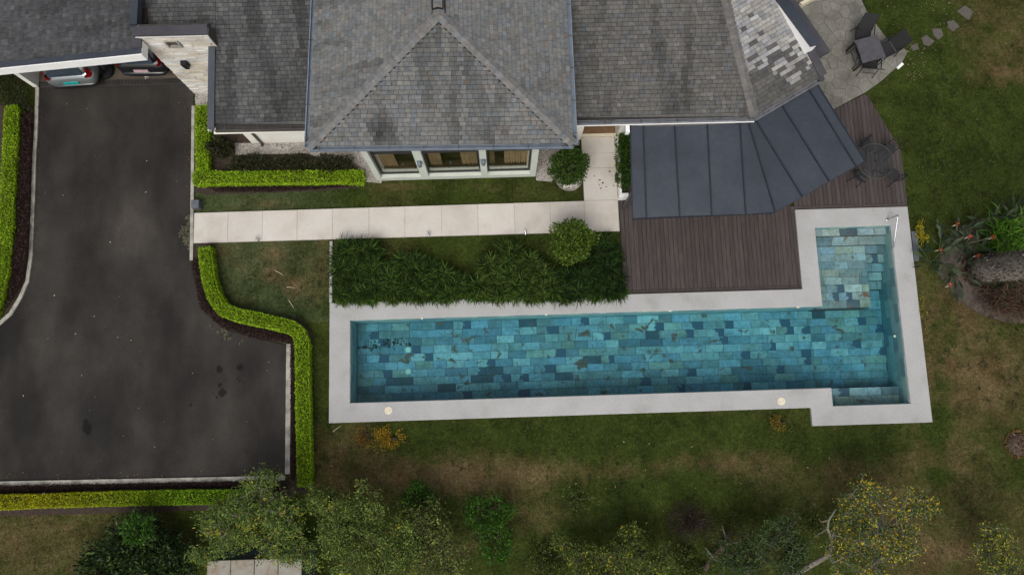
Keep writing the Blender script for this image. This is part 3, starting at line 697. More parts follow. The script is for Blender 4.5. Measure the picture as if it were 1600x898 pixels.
e0 = (Be-B).normalized(); e1 = (Rg-B); e1 = (e1-e0*e1.dot(e0)).normalized(); shingle_plane(roof_m, B, e0, e1, [B,Be,Rn,Rg], c_side)
def hip_caps(part, a, b, w, col, step=0.075):
    d = (b-a); L = d.length; d = d/L; s = d.cross(Vector((0,0,1))).normalized(); u = s.cross(d).normalized(); mb = MB(); t = 0.0
    dk = lin((46,44,42)); e_ = w+.035; mb.add([a-s*e_-u*.038, a+u*.004, a+s*e_-u*.038, b+s*e_-u*.038, b+u*.004, b-s*e_-u*.038], [(0,1,4,5),(1,2,3,4)], dk)
    while t < L-.01:
        e = min(t+step*1.6, L); k = random.uniform(.88,1.1); c = tuple(v*k for v in lin(random.choice(col)))
        p, q = a+d*t+u*.050, a+d*e+u*.036; dn = u*-.050
        mb.add([p-s*w+dn, p, p+s*w+dn, q+s*w+dn, q, q-s*w+dn, p-s*w+dn-u*.02, p-u*.02, p+s*w+dn-u*.02], [(0,1,4,5),(1,2,3,4),(6,7,1,0),(7,8,2,1)], c); t += step
    o = mb.build('hip_cap', 'shingle_a', part, tint=True); o['kind'] = 'stuff'
CAPC = [(122,120,117),(117,116,114),(124,120,116),(115,117,118)]
hip_caps(roof_m, A, Rg, .145, CAPC); hip_caps(roof_m, B, Rg, .145, CAPC); hip_caps(roof_m, Rg-Vector((0,.05,0)), Rn, .16, CAPC)
# raised ridge vent
rv = Vector(U3(684,13,5.35)); MB().hexa([(rv.x-.15,rv.y,5.24),(rv.x+.15,rv.y,5.24),(rv.x+.15,rv.y+3,5.24),(rv.x-.15,rv.y+3,5.24)],[(rv.x-.15,rv.y,5.33),(rv.x+.15,rv.y,5.33),(rv.x+.15,rv.y+3,5.33),(rv.x-.15,rv.y+3,5.33)]).build('ridge_vent','black',roof_m)
hip_caps(roof_m, Vector((rv.x,rv.y,5.375)), Vector((rv.x,rv.y+3,5.375)), .125, CAPC)
# --- wing roofs
sl = math.tan(RAD(14.5))
Ls = Vector(U3(335,198,WE)); Le = Vector(U3(478,196,WE)); Le = Vector((Le.x+.5, Ls.y-.03, WE)); Ls.y = Ls.y
def up(p, dy): return Vector((p.x, p.y+dy, p.z+dy*sl))
def c_left(p):
    t = random.random(); c = (88,88,88) if t < .8 else (98,98,96); k = .86+.32*random.random()**1.5
    k *= stain(p, .42, 2.4, .45, 14, .5) * (1-.30*spot(p,455,150,28,70)) ; return c, k
Lw_in = Vector((-8.62, 10.98, WE+(10.98-Ls.y)*sl)); 
LwN = Vector((-8.62, 15.0, WE+(15.0-Ls.y)*sl)); yW = 11.12
zy = lambda y: WE+(y-Ls.y)*sl
xT = U(337,52,zy(10.95))[0]; xT15 = Ls.x + (xT-Ls.x)*(15.0-Ls.y)/(10.95-Ls.y)
left_poly = [Ls, Le, Vector((Le.x,15.0,zy(15.0))), Vector((xT15,15.0,zy(15.0)))]
left_poly2 = [Vector((-10.6,yW,zy(yW))), Vector((xT,yW,zy(yW))), Vector((xT15,15.0,zy(15.0))), Vector((-10.6,15.0,zy(15.0)))]
roof_l = roof_part(house, [left_poly, left_poly2]); roof_l['label'] = 'low dark grey roof between the stone wall and central roof'
E0 = Vector((1,0,0)); E1 = Vector((0,1,sl)).normalized()
shingle_plane(roof_l, Ls, E0, E1, left_poly, c_left); shingle_plane(roof_l, left_poly2[0], E0, E1, left_poly2, c_left)
Rc = Vector(U3(1179,182,WE)); Ra = Vector(U3(1282,121,WE)); Rs = Vector((1.9, Rc.y+.02, WE))
th = math.atan2(Ra.y-Rc.y, Ra.x-Rc.x); ae = Vector((math.cos(th), math.sin(th), 0)); an = Vector((-math.sin(th), math.cos(th), 0))
bis = (Vector((0,1,0))+an).normalized(); 
def hip_pt(d): return Vector((Rc.x, Rc.y, WE)) + bis*(d/bis.y) + Vector((0,0,d*sl))
Hn = hip_pt(5.5)
right_poly = [Rs, Rc, Hn, Vector((Rs.x, Rc.y+5.5, Hn.z))]
angl_poly = [Rc, Ra, Ra + an*5.5 + Vector((0,0,5.5*sl)), Hn]
roof_r = roof_part(house, [right_poly]); roof_r['label'] = 'low grey roof right of the central roof'
roof_a = roof_part(house, [angl_poly]); roof_a['label'] = 'angled roof end patched with pale new shingles'
def c_right(p):
    t = random.random(); c = (100,98,94) if t < .75 else ((108,106,104) if t < .9 else (96,98,100)); k = .86+.28*random.random()**1.8
    return c, k*stain(p, .40, 2.6, .32, 31, .54)
shingle_plane(roof_r, Rs, E0, E1, right_poly, c_right)
def c_angl(p):
    q = PX(tuple(p)); l = (q[0]-1180) + (q[1]-0)*.30          # new shingles above a ragged line
    d = (p-Rc).dot(an); al = (p-Rc).dot(ae)
    pale = d > 1.55 - .38*al + random.uniform(-.35,.35) or (d > .30 and al > 1.1 and random.random() < .55)
    if pale and random.random() < .90: return random.choice([(158,157,156),(166,164,160),(150,150,152),(160,156,150)]), random.uniform(.72,1.12)
    return random.choice([(94,92,88),(88,87,86)]), random.uniform(.8,1.12)
shingle_plane(roof_a, Rc, ae, (an+Vector((0,0,sl))).normalized(), angl_poly, c_angl, expo=.125, widef=lambda p: random.choice([.14,.18,.3,.38]))
hip_caps(roof_r, Rc, Hn, .15, [(108,106,104),(114,110,106)])
# --- gutters
def gutter(pts, mat, w=.13, d=.10, strap=1.0, seed=0):
    pts = [Vector(p) for p in pts]; mb = MB()
    for a, b in zip(pts[:-1], pts[1:]):
        dd = (b-a); L = dd.length; dd /= L; s = Vector((dd.y,-dd.x,0)).normalized()   # s points outward (right of travel)
        for o0, o1, z0, z1 in ((0,w,-d,-d+.012),(0,.010,-d,.0),(w-.014,w,-d,.012),(w-.03,w,.0,.014)):
            c = lambda p: [p+s*o0+Vector((0,0,z0)), p+s*o1+Vector((0,0,z0)), p+s*o1+Vector((0,0,z1)), p+s*o0+Vector((0,0,z1))]
            mb.add(c(a)+c(b), [(0,1,2,3),(7,6,5,4),(0,4,5,1),(1,5,6,2),(2,6,7,3),(3,7,4,0)])
    g = mb.build('gutter', mat, house)
    for a, b in zip(pts[:-1], pts[1:]):
        dd = (b-a); L = dd.length; dd /= L; s = Vector((dd.y,-dd.x,0)).normalized(); t = .3
        while t < L:
            p = a+dd*t+Vector((0,0,.016)); MB().bar(p-s*.06, p+s*w, .018, .006).build('strap', 'gutterdark', g); t += strap
    return g
gd = Vector((0,0,-.02))
gutter([Aw+gd, A+gd, B+gd, Be+gd], 'gutter', .125, .10, .98)
gutter([Rs+gd, Rc+gd, Ra+gd], 'guttergrey', .13, .10, 1.1)
gutter([Ls+gd, Le+gd], 'gutterdark', .13, .10, 1.0)
MB().bar(Rs+Vector((.3,-.14,-.10)), Rc+Vector((0,-.14,-.09)), .02, .035).build('fascia', 'white', house)
MB().bar(Ls+Vector((0,-.13,-.11)), Le+Vector((0,-.13,-.11)), .02, .05).build('fascia', 'gutterdark', house)
# barge flashing on the left wing's west edge
a0, a1 = Vector((Ls.x-.09, Ls.y-.1, zy(Ls.y)+.03)), Vector((xT-.09, 10.95, zy(10.95)+.03))
MB().bar(a0, a1, .20, .05).build('barge', 'slatemetal', house); MB().bar(a0+Vector((-.09,0,-.15)), a1+Vector((-.09,0,-.15)), .025, .26).build('barge_board', 'white', house)
# --- walls
wl_y = 7.48
X = lambda px, py, z: U(px, py, z)[0]
xa0, xa1 = X(589,284,0.05), X(596,277,.25); xb0, xb1 = X(658,276,.25), X(670,276,.25); xc0, xc1 = X(752,276,.25), X(762,276,.25); xd0, xd1 = X(828,276,.25), X(837,281,.05)
mb = MB().box(xa0, xd1, wl_y, wl_y+.30, -.05, .27)
mb.box(xa0, xa1, wl_y+.001, wl_y+.30, .27, 3.9).box(xb0, xb1, wl_y+.001, wl_y+.30, .27, 3.9).box(xc0, xc1, wl_y+.001, wl_y+.30, .27, 3.9).box(xd0, xd1, wl_y+.001, wl_y+.30, .27, 3.9)
mb.box(xa1, xb0, wl_y+.002, wl_y+.30, 3.2, 3.9).box(xb1, xc0, wl_y+.002, wl_y+.30, 3.2, 3.9).box(xc1, xd0, wl_y+.002, wl_y+.30, 3.2, 3.9)
mb.build('front_wall', 'frame', house)
MB().box(xa0, xa0+.3, wl_y+.31, 14, -.05, 3.95).box(xd1-.3, xd1, wl_y+.31, 14, -.05, 3.95).box(xa0+.31, xd1-.31, 12.0, 12.2, 0, 3.95).build('side_wall', 'wallwhite', house)
MB().box(xa0+.31, xd1-.31, wl_y+.31, 11.99, .05, .12).build('room_floor', 'brownfloor', house)
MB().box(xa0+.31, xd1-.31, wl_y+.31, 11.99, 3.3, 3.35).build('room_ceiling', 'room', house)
MB().prism([(A.x+.1,A.y+.1),(B.x-.1,B.y+.1),(Be.x-.1,13.5),(Aw.x+.1,13.5)], ME-.16, ME-.10).build('soffit', 'wallwhite', house)
for i, (w0, w1) in enumerate(((xa1,xb0),(xb1,xc0),(xc1,xd0))):
    w = empty('window'); w.parent = house
    yy = wl_y+.13
    fr = MB().box(w0, w1, yy, yy+.06, .27, .33).box(w0, w1, yy, yy+.06, 3.13, 3.2).box(w0, w0+.06, yy, yy+.06, .33, 3.13).box(w1-.06, w1, yy, yy+.06, .33, 3.13).box(w0+.06, w1-.06, yy, yy+.06, 2.25, 2.32)
    fr.build('frame', 'black', w)
    MB().box(w0+.06, w1-.06, yy+.025, yy+.035, .33, 3.13).build('pane', 'glass', w)
    spans = [(w0+.12, w0+.62)] if i == 0 else ([(w0+.10, w0+.50),(w1-.62, w1-.10)] if i == 1 else [(w0+.08,w0+.25),(w1-.85,w1-.10)])
    for a, b in spans:
        n = 40; vs = []; fs = []
        for k in range(n+1):
            xx = a+(b-a)*k/n; d = .035*math.sin(k*1.35)+.012*math.sin(k*.6+i)
            vs += [(xx, yy+.20+d, .55), (xx, yy+.20+d*.8, 3.1)]
        for k in range(n): fs.append((2*k,2*k+2,2*k+3,2*k+1))
        MB().add(vs, fs).build('curtain', 'curtain', w, smooth=True)
    MB().box(w0+.1, w1-.1, yy+.14, yy+.40, .30, .38).build('sill', 'brownfloor', w)
    MB().lathe([(.04,0),(.05,.05),(.025,.10)], (w0+.75, yy+.3, .38), 10).build('ornament', 'grey', w)
# wall lamps on the piers
for xm, lb in (((xb0+xb1)/2,'grey wall lamp on the pier left of the middle window'), ((xc0+xc1)/2,'grey wall lamp on the pier right of the middle window')):
    o = MB().box(-.08,.08,-.02,0,-.10,.10).build('wall_lamp','gutter'); o.location = (xm, wl_y-.002, 1.85)
    MB().lathe([(.055,-.14),(.065,-.12),(.065,.12),(.055,.14)], (0,-.10,0), 14).build('lamp_body','gutter',o); MB().lathe([(.05,-.16),(.05,-.142)], (0,-.10,0), 12).build('lens','white',o)
    MB().box(-.02,.02,-.05,-.02,-.03,.03).build('bracket','gutter',o)
    tag(o, lb, 'lamp', 'wall lamps between the windows')
# left wing walls
MB().box(-8.30, -5.0, 8.90, 9.1, -.05, 2.62).box(-8.30, -8.1, 9.11, 13, -.05, 2.62).build('wing_wall', 'wallwhite', house)
dp = U(409,222,.1); MB().tube([(dp[0],8.86,2.55),(dp[0],8.86,.12),(dp[0],8.80,.04)], .045, 10).build('downpipe', 'gutterdark', house, smooth=True)
MB().box(-8.6, -5.2, 8.3, 8.95, 2.5, 2.53).build('eave_lining', 'wallwhite', house)
# entry recess between central block and right wing
MB().box(2.1, 4.6, 9.28, 9.4, -.02, 2.6).build('entry_wall', 'beige', house)
dr = MB().box(2.82, 4.0, 9.22, 9.275, .16, 2.3).build('door', 'brownfloor', house)
MB().tube([(3.85,9.19,.9),(3.85,9.19,1.3)], .015, 8).build('handle', 'steel', dr)
MB().box(2.78, 4.02, 8.80, 8.87, -.02, .17).build('threshold', 'cream', house); MB().box(2.78, 4.02, 8.871, 9.22, -.02, .15).build('porch_floor', pmat('porch_timber', flat2((128,98,70)), 4, 5, .7), house)
MB().box(2.55, 2.84, 8.72, 9.27, -.02, 1.15).build('entry_pier', 'wallwhite', house); MB().box(4.02, 4.22, 8.70, 9.27, -.02, 1.1).build('entry_pier', 'wallwhite', house)
pp = U(980,200,2.55); MB().box(pp[0]-.06, pp[0]+.06, 7.98, 8.20, 2.40, 2.62).build('bracket', 'white', house)
MB().box(4.6, 8.0, 8.95, 9.1, -.02, 2.6).build('wing_wall', 'wallwhite', house)
ww = Rc+an*.75; we = Ra+an*.75-ae*.5
MB().hexa([(ww.x,ww.y,0),(we.x,we.y,0),(we.x+an.x*.15,we.y+an.y*.15,0),(ww.x+an.x*.15,ww.y+an.y*.15,0)],[(ww.x,ww.y,2.6),(we.x,we.y,2.6),(we.x+an.x*.15,we.y+an.y*.15,2.6),(ww.x+an.x*.15,ww.y+an.y*.15,2.6)]).build('wing_wall','wallwhite',house)
# --- gable flashing, upstand and lower flat roof on the angled end
g0 = Ra - ae*.02; g1 = Ra + an*5.4 + Vector((0,0,5.4*sl))
MB().bar(g0+ae*.10+Vector((0,0,.03)), g1+ae*.10+Vector((0,0,.03)), .26, .06).build('barge', 'darkmetal', house)
zt = 3.42
q0, q1, q2, q3 = U(1266.8,72.5,zt), U(1278,68.6,zt), U(1230,-2,zt), U(1211,-2,zt)
k0, k3 = U(1259,82,3.1), U(1211.5,-1,3.8)
far = lambda a, b, k: (b[0]+(b[0]-a[0])*k, b[1]+(b[1]-a[1])*k)
q2, q3 = far(q1,q2,.5), far(q0,q3,.5)
MB().prism([q0,q1,q2,q3], 2.7, zt-.03).build('upstand', 'white', house)
MB().prism([(q0[0]-.01,q0[1]-.02),(q1[0]+.05,q1[1]-.02),(q2[0]+.05,q2[1]),(q3[0]-.01,q3[1])], zt-.028, zt+.01).build('upstand_cap', 'slatemetal', house)
zl = 2.75
r0, r1, r2, r3 = U(1272,94,zl), U(1298,80,zl), U(1241,-3,zl), U(1215,-3,zl)
r2, r3 = far(r1,r2,.5), far(r0,r3,.5)
MB().prism([r0,r1,r2,r3], zl-.14, zl).build('flat_roof', 'darkmetal', house)
r4 = U(1283,134,2.68); MB().prism([U(1250,88,2.9),U(1272,93,2.7),U(1289,124,2.7),U(1283,128,2.7)], 2.56, 2.72).build('flashing', 'darkmetal', house)
# --- shingles: the 300 that show largest are parts of their roof, the rest one joined part each
def place_shingles(items, limit):
    items = sorted(items, key=lambda t: -t[0]); groups = {}
    for i, (ar, vs, fs, c, part) in enumerate(items):
        if i < limit and ar > 0:
            o0 = vs[0]; me = bpy.data.meshes.new('shingle'); me.from_pydata([tuple(v-o0) for v in vs], [], fs); me.materials.append(M['shingle_o'])
            o = link('shingle', me, part); o.location = o0; o.color = (*c, 1)
        else:
            groups.setdefault(part.name, (part, MB()))[1].add([tuple(v) for v in vs], fs, c)
    for part, mb in groups.values():
        o = mb.build('shingle_field', 'shingle_a', part, tint=True); o['kind'] = 'stuff'
place_shingles(SH_ALL, 300); SH_ALL.clear()

# ---------------------------------------------------------------- stone wall
sw = empty('stone_wall', (-9.2,10.73,0)); tag(sw, 'tall wall clad in pale ledge stone with a niche and dark cap', 'wall')
sx0, sx1, sy, st_ = -10.30, -8.28, 10.73, 4.12
core = MB().box(sx0+.03-(-9.2)-0, sx1-(-9.2), .03, .36, -.05, st_-.1).build('core', 'grout', sw)
mb = MB(); z = 0.0; nx0, nx1, nz0, nz1 = -9.62, -9.30, 3.42, 3.74
while z < st_-.10:
    h = min(random.uniform(.09,.16), st_-.10-z); x = sx0
    while x < sx1-.01:
        w = min(random.uniform(.22,.55), sx1-x); d = random.uniform(0,.028); k = random.uniform(.88,1.08); c = random.choice([(1,1,1),(1,.97,.92),(.96,.97,1),(1,.93,.84)])
        if not (x < nx1 and x+w > nx0 and z < nz1 and z+h > nz0):
            mb.box(x+9.2+.003, x+9.2+w-.003, -d, .05, z+.003, z+h-.003, tuple(v*k for v in c))
        else:
            if x < nx0-.03: mb.box(x+9.203, nx0+9.197, -d, .05, z+.003, z+h-.003, tuple(v*k for v in c))
            if x+w > nx1+.03: mb.box(nx1+9.203, x+w+9.197, -d, .05, z+.003, z+h-.003, tuple(v*k for v in c))
        x += w
    y = 0.06
    z += h
mb.box(sx0+9.2-.004, sx0+9.2+.028, .052, .37, 0, st_-.1, (.9,.86,.8))
o = mb.build('stone', 'stone', sw, tint=True); o['kind'] = 'stuff'
n0, n1 = nx0+9.2, nx1+9.2
MB().box(n0, n1, .02, .029, nz0, nz1).build('niche', 'grout', sw)
MB().box(n0-.05, n0, -.06, .03, nz0-.05, nz1+.05).box(n1, n1+.05, -.06, .03, nz0-.05, nz1+.05).box(n0, n1, -.06, .03, nz0-.05, nz0).box(n0, n1, -.06, .03, nz1, nz1+.05).build('niche_frame', 'kerb', sw)
MB().box(sx0+9.2-.05, sx1+9.2+.04, -.06, .24, st_-.02, st_+.04).build('cap', 'darkmetal', sw); MB().box(sx0+9.2-.03, sx1+9.2+.02, -.045, .20, st_-.10, st_-.022).build('cap_fascia', 'white', sw)
wl_ = MB().box(-.10,.10,-.02,0,-.16,.16).build('wall_lantern', 'black'); wl_.location = (-9.62, 10.70, 2.36)
MB().add([(-.09,-.14,.14),(.09,-.14,.14),(.09,-.02,.15),(-.09,-.02,.15),(-.06,-.12,-.2),(.06,-.12,-.2),(.06,-.02,-.2),(-.06,-.02,-.2)], [(0,1,2,3),(7,6,5,4),(0,4,5,1),(1,5,6,2),(2,6,7,3),(3,7,4,0)]).build('lantern_body','grate',wl_); MB().box(-.05,.05,-.11,-.03,-.215,-.202).build('lens','white',wl_)
tag(wl_, 'black wall lantern fixed on the pale stone wall', 'lamp')
# ---------------------------------------------------------------- carport
cp = empty('carport', (0,0,0)); tag(cp, 'open carport with dark shingle roof and bright white fascia', 'carport')
cy = 10.28; zR, zL = 3.86, 3.14; cxR, cxL = -10.22, -15.0
zc = lambda x: zL + (x-cxL)/(cxR-cxL)*(zR-zL)
xl = -19.0
P4 = [Vector((xl,cy+.17,zc(xl))), Vector((cxR-.27,cy+.17,zc(cxR-.27))), Vector((cxR-.27,15.5,zc(cxR-.27))), Vector((xl,15.5,zc(xl)))]
rf = roof_part(cp, [P4])
ex = Vector((cxR-cxL,0,zR-zL)).normalized()
def c_cp(p):
    c = random.choice([(78,78,80),(84,84,84),(74,74,76)]); k = .82+.36*random.random()**1.5; return c, k*stain(p, .35, .5, 2.6, 44, .5)
shingle_plane(rf, P4[0], Vector((0,1,0)), ex, P4, c_cp)
place_shingles(SH_ALL, 300)
MB().hexa([(xl,cy,zc(xl)-.05),(cxR-.02,cy,zR-.05),(cxR-.02,cy+.17,zR-.05),(xl,cy+.17,zc(xl)-.05)],[(xl,cy,zc(xl)+.02),(cxR-.02,cy,zR+.02),(cxR-.02,cy+.17,zR+.02),(xl,cy+.17,zc(xl)+.02)]).build('edge_flashing','slatemetal',cp)
MB().box(cxR-.27, cxR-.01, cy+.172, 11.05, zR-.02, zR+.055).build('edge_flashing','darkmetal',cp)
MB().box(cxR-.27, cxR-.06, 11.06, 15.5, zR-.02, zR+.25).build('edge_flashing','slatemetal',cp)
MB().hexa([(xl,cy-.03,zc(xl)-.36),(cxR,cy-.03,zR-.36),(cxR,cy,zR-.36),(xl,cy,zc(xl)-.36)],[(xl,cy-.03,zc(xl)),(cxR,cy-.03,zR),(cxR,cy,zR),(xl,cy,zc(xl))]).build('fascia','white',cp)
MB().box(cxR-.03, cxR, cy+.001, 10.68, zR-.36, zR-.025).build('fascia','white',cp)
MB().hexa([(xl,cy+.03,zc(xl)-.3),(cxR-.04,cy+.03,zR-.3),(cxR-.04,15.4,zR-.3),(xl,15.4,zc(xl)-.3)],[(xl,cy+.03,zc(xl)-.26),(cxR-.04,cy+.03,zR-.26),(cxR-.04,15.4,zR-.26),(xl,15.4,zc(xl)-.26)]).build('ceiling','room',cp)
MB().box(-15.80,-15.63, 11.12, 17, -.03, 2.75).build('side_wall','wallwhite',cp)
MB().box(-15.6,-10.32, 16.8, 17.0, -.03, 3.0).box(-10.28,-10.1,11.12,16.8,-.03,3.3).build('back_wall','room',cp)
MB().box(-15.61,-10.33, 11.32, 16.78, .013, .020).build('carport_floor', pmat('carport_floor', [(0.3,(74,66,56)),(0.7,(96,87,75))], 1.2, 7, .8, .2, 30), cp)
dg = MB().box(-15.60,-10.33, 11.10, 11.31, .013, .018).build('drain_channel','grate'); tag(dg, 'narrow slotted drain channel across the carport entrance', 'drain')
x = -15.56; mb = MB()
while x < -10.35: mb.box(x, x+.022, 11.12, 11.29, .018, .030); x += .05
mb.box(-15.60,-10.33,11.10,11.115,.018,.030).box(-15.60,-10.33,11.295,11.31,.018,.030)
o = mb.build('slat','gutterdark',dg); o['kind']='stuff'

# ================================================================== OBJECTS
_pc = {}
def pmat_cache(n, c):
    if n not in _pc: _pc[n] = pmat(n, flat2(c), 8, 3, .7)
    return _pc[n]
# ---------------------------------------------------------------- metal awning
aw = empty('awning', (0,0,0)); tag(aw, 'slate grey standing seam metal awning bent round the deck corner', 'awning')
at_ = [(985,196),(1005,197),(1054,197),(1105,195),(1156,193),(1169,190),(1179,186),(1220,163),(1262,138),(1276,131)]
ab_ = [(988,341),(1010,339.5),(1062,337.5),(1112,336),(1165,334.5),(1211,331.5),(1253,307.5),(1295,283.5),(1337,260),(1351,251)]
AT = [Vector(U3(x,y,2.52)) for x, y in at_]; AB = [Vector(U3(x,y,2.24)) for x, y in ab_]
dn = Vector((0,0,-.04))
for i in range(9):
    MB().hexa([AB[i]+dn, AB[i+1]+dn, AT[i+1]+dn, AT[i]+dn], [AB[i], AB[i+1], AT[i+1], AT[i]]).build('panel', 'slatemetal', aw)
for i in range(10):
    h = .045 if i not in (0,9) else .02
    MB().bar(AB[i]+Vector((0,0,h/2)), AT[i]+Vector((0,0,h/2)), .035, h+.01).build('seam', 'seam', aw)
for P_ in ([AB[0],AB[5]],[AB[5],AB[9]]):
    MB().bar(P_[0]+Vector((0,0,-.07)), P_[1]+Vector((0,0,-.07)), .03, .12).build('edge_beam', 'seam', aw)
for i in (0,3,5,9):
    p = AB[i]+(AT[i]-AB[i])*.32 + (AB[4]-AB[i]).normalized()*.12
    MB().box(p.x-.05,p.x+.05,p.y-.05,p.y+.05,.03,p.z-.02).build('post','darkmetal',aw)
# ---------------------------------------------------------------- garden walls by the entry and planting
gw = MB().box(4.01, 4.09, 6.68, 8.69, -.02, .38).build('garden_wall', 'white'); tag(gw, 'thin white garden wall between entry path and deck shrubs', 'wall')
MB().box(3.995, 4.30, 6.56, 6.70, -.02, .40).build('end_block', 'white', gw)
rw = MB().box(-5.64, -5.55, 3.37, 5.42, -.02, .10).build('edging_wall', 'coping'); tag(rw, 'narrow white concrete edging left of the strappy plants', 'edging')
# ---------------------------------------------------------------- handrail, step, lids
hr = empty('pool_handrail', (0,0,0)); tag(hr, 'bent stainless steel handrail at the pool steps', 'handrail')
p0 = Vector(U3(1386,343,CZ)); p1 = Vector(U3(1403,336,.62)); p2 = Vector(U3(1394,404,-.1))
b1 = Vector((p1.x, p1.y, p1.z))
MB().tube([p0, p0.lerp(p1,.5), p0.lerp(p1,.92), p1, p1.lerp(p2,.06), p1.lerp(p2,.5), p2, p2+Vector((0,0,-.30))], .021, 10).build('rail','steel',hr,smooth=True)
for p in (p0, p2): MB().lathe([(.045,0),(.045,.012),(.025,.02)], (p.x,p.y,CZ+.002 if p is p0 else -.31), 14).build('base_plate','steel',hr)
sp = MB().prism(poly([(1424,361),(1434,361),(1436.5,407),(1429,408)],.05), -.03, .05).build('stone_step','grey',bevel=.01); tag(sp, 'narrow grey stone step against the east side of the coping', 'step')
# ---------------------------------------------------------------- small lights
def spike_light(px, py, rz, lb):
    x, y = U(px,py,.2); o = empty('garden_light', (x,y,0), rz)
    MB().tube([(0,0,0),(0,0,.14)], .012, 8).build('spike','black',o)
    MB().tube([(-.02,0,.16),(.10,0,.20)], .036, 12).build('lamp_head','steel',o,smooth=False); MB().tube([(.10,0,.20),(.112,0,.204)], .032, 12).build('lens','white',o)
    tag(o, lb, 'light', 'spike garden lights')
spike_light(402,375,2.4,'silver spike light at path edge above the curved hedge lawn'); spike_light(670,367,2.2,'silver spike light at path edge left of the strappy mound')
spike_light(821,365,1.7,'silver spike light at path edge left of the round shrub'); spike_light(68,771,3.4,'silver spike light beside the bottom yellow hedge')
bx = empty('garden_speaker', (*U(310,322,0),0)); tag(bx, 'small grey box speaker standing at the driveway end of path', 'speaker')
MB().box(-.13,.13,-.14,.14,0,.30).build('cabinet','grey',bx,bevel=.02); MB().box(-.10,.10,-.152,-.141,.04,.26).build('grille','gutterdark',bx)
# ---------------------------------------------------------------- planter bowl
bw = empty('planter_bowl', (*U(889,278,0.2),0)); tag(bw, 'round white bowl planter filled with pale pebbles below the shrub', 'planter')
MB().lathe([(.24,0),(.38,.10),(.46,.25),(.47,.28),(.44,.28),(.42,.22),(.02,.21)], (0,0,0), 32).build('bowl','kerb',bw,smooth=True)
def pebbles(name, P, r, cols, w, parent=None, flat=.6):
    n = len(P); b = np.array([(1,0,0),(0,1,0),(-1,0,0),(0,-1,0),(0,0,1),(0,0,-1)], float); a = rng.uniform(0,6.28,n); r = np.broadcast_to(r, n)
    sx = r*rng.uniform(.8,1.3,n); sy = r*rng.uniform(.7,1.1,n); B = np.repeat(b[None],n,0); Xx = B[:,:,0]*sx[:,None]; Yy = B[:,:,1]*sy[:,None]
    V = np.stack([Xx*np.cos(a)[:,None]-Yy*np.sin(a)[:,None], Xx*np.sin(a)[:,None]+Yy*np.cos(a)[:,None], B[:,:,2]*r[:,None]*flat], -1) + P[:,None]
    f = np.array([(0,1,4),(1,2,4),(2,3,4),(3,0,4)]); F = (np.arange(n)[:,None,None]*6 + f[None]).reshape(-1,3)
    return fastmesh(name, V.reshape(-1,3), F, np.repeat(palette(n,cols,w,.08),4,0), 'pebble', parent)
a = rng.uniform(0,6.28,420); r = np.sqrt(rng.random(420))*.40
o = pebbles('pebbles', np.stack([r*np.cos(a), r*np.sin(a), np.full(420,.235)+rng.uniform(0,.03,420)],1), rng.uniform(.018,.034,420), [(214,206,196),(196,184,172),(230,226,220)], None, bw); o['kind']='stuff'
# gravel strips
for k, (pg, n) in enumerate([([U(368,242),U(480,240),(-4.3,7.75),(-4.08,7.5),(-4.08,8.92),(-8.9,8.92)],5600), (poly([(565,240),(600,240),(596,286),(567,284)]),700), (poly([(836,228),(905,228),(905,217),(880,262),(862,284),(838,282)]),1500), (poly([(306,147),(327,147),(327,166),(306,166)]),500)]):
    bed = MB().prism(pg, -.03, .016+.003*k).build('gravel_strip','gravelbed'); tag(bed, kind='structure')
    P = inpoly(n, pg); o = pebbles('gravel', np.concatenate([P, np.full((n,1), .026)],1), rng.uniform(.012,.026,n), [(178,173,166),(154,148,141),(194,190,184),(104,92,82)], [4,3,2,1.5]); tag(o, 'pale pebble gravel along the house wall', kind='stuff')
# ---------------------------------------------------------------- stepping stones
for (pts, lb) in [([(1495,18),(1507,9),(1521,19),(1513,32)],'large square grey stepping stone farthest out on the lawn'), ([(1479,34),(1490,32),(1499,42),(1489,50),(1482,44)],'stepping stone next to the large square one'), ([(1456,45),(1470,45),(1474,56),(1466,63),(1458,55)],'middle stepping stone in the curved lawn row'),
    ([(1439,60),(1447,55),(1460,65),(1452,73),(1443,70)],'reddish stepping stone, second from the patio'), ([(1422,72),(1433,68),(1436,77),(1426,80)],'smallest overgrown stepping stone beside the patio edge')]:
    tag(MB().prism(poly(pts), -.03, .022).build('stepping_stone',pmat_cache('step_stone',(94,89,82)),bevel=.008), lb, 'stone', 'stepping stones across the lawn')
tag(MB().box(-.13,.13,-.05,.05,0,.07).build('white_brick','white',bevel=.01), 'small white block lying at the patio edge', 'block').location = (*U(1405.5,104,0),.0)
bpy.data.objects['white_brick'].rotation_euler = (0,0,.7)
tag(MB().prism([U(1245,11),U(1272,-3),U(1274,1),U(1248,15)], 0.0, .30).build('bench_edge','cream'), 'cream low sill at the top edge of the patio', 'sill')
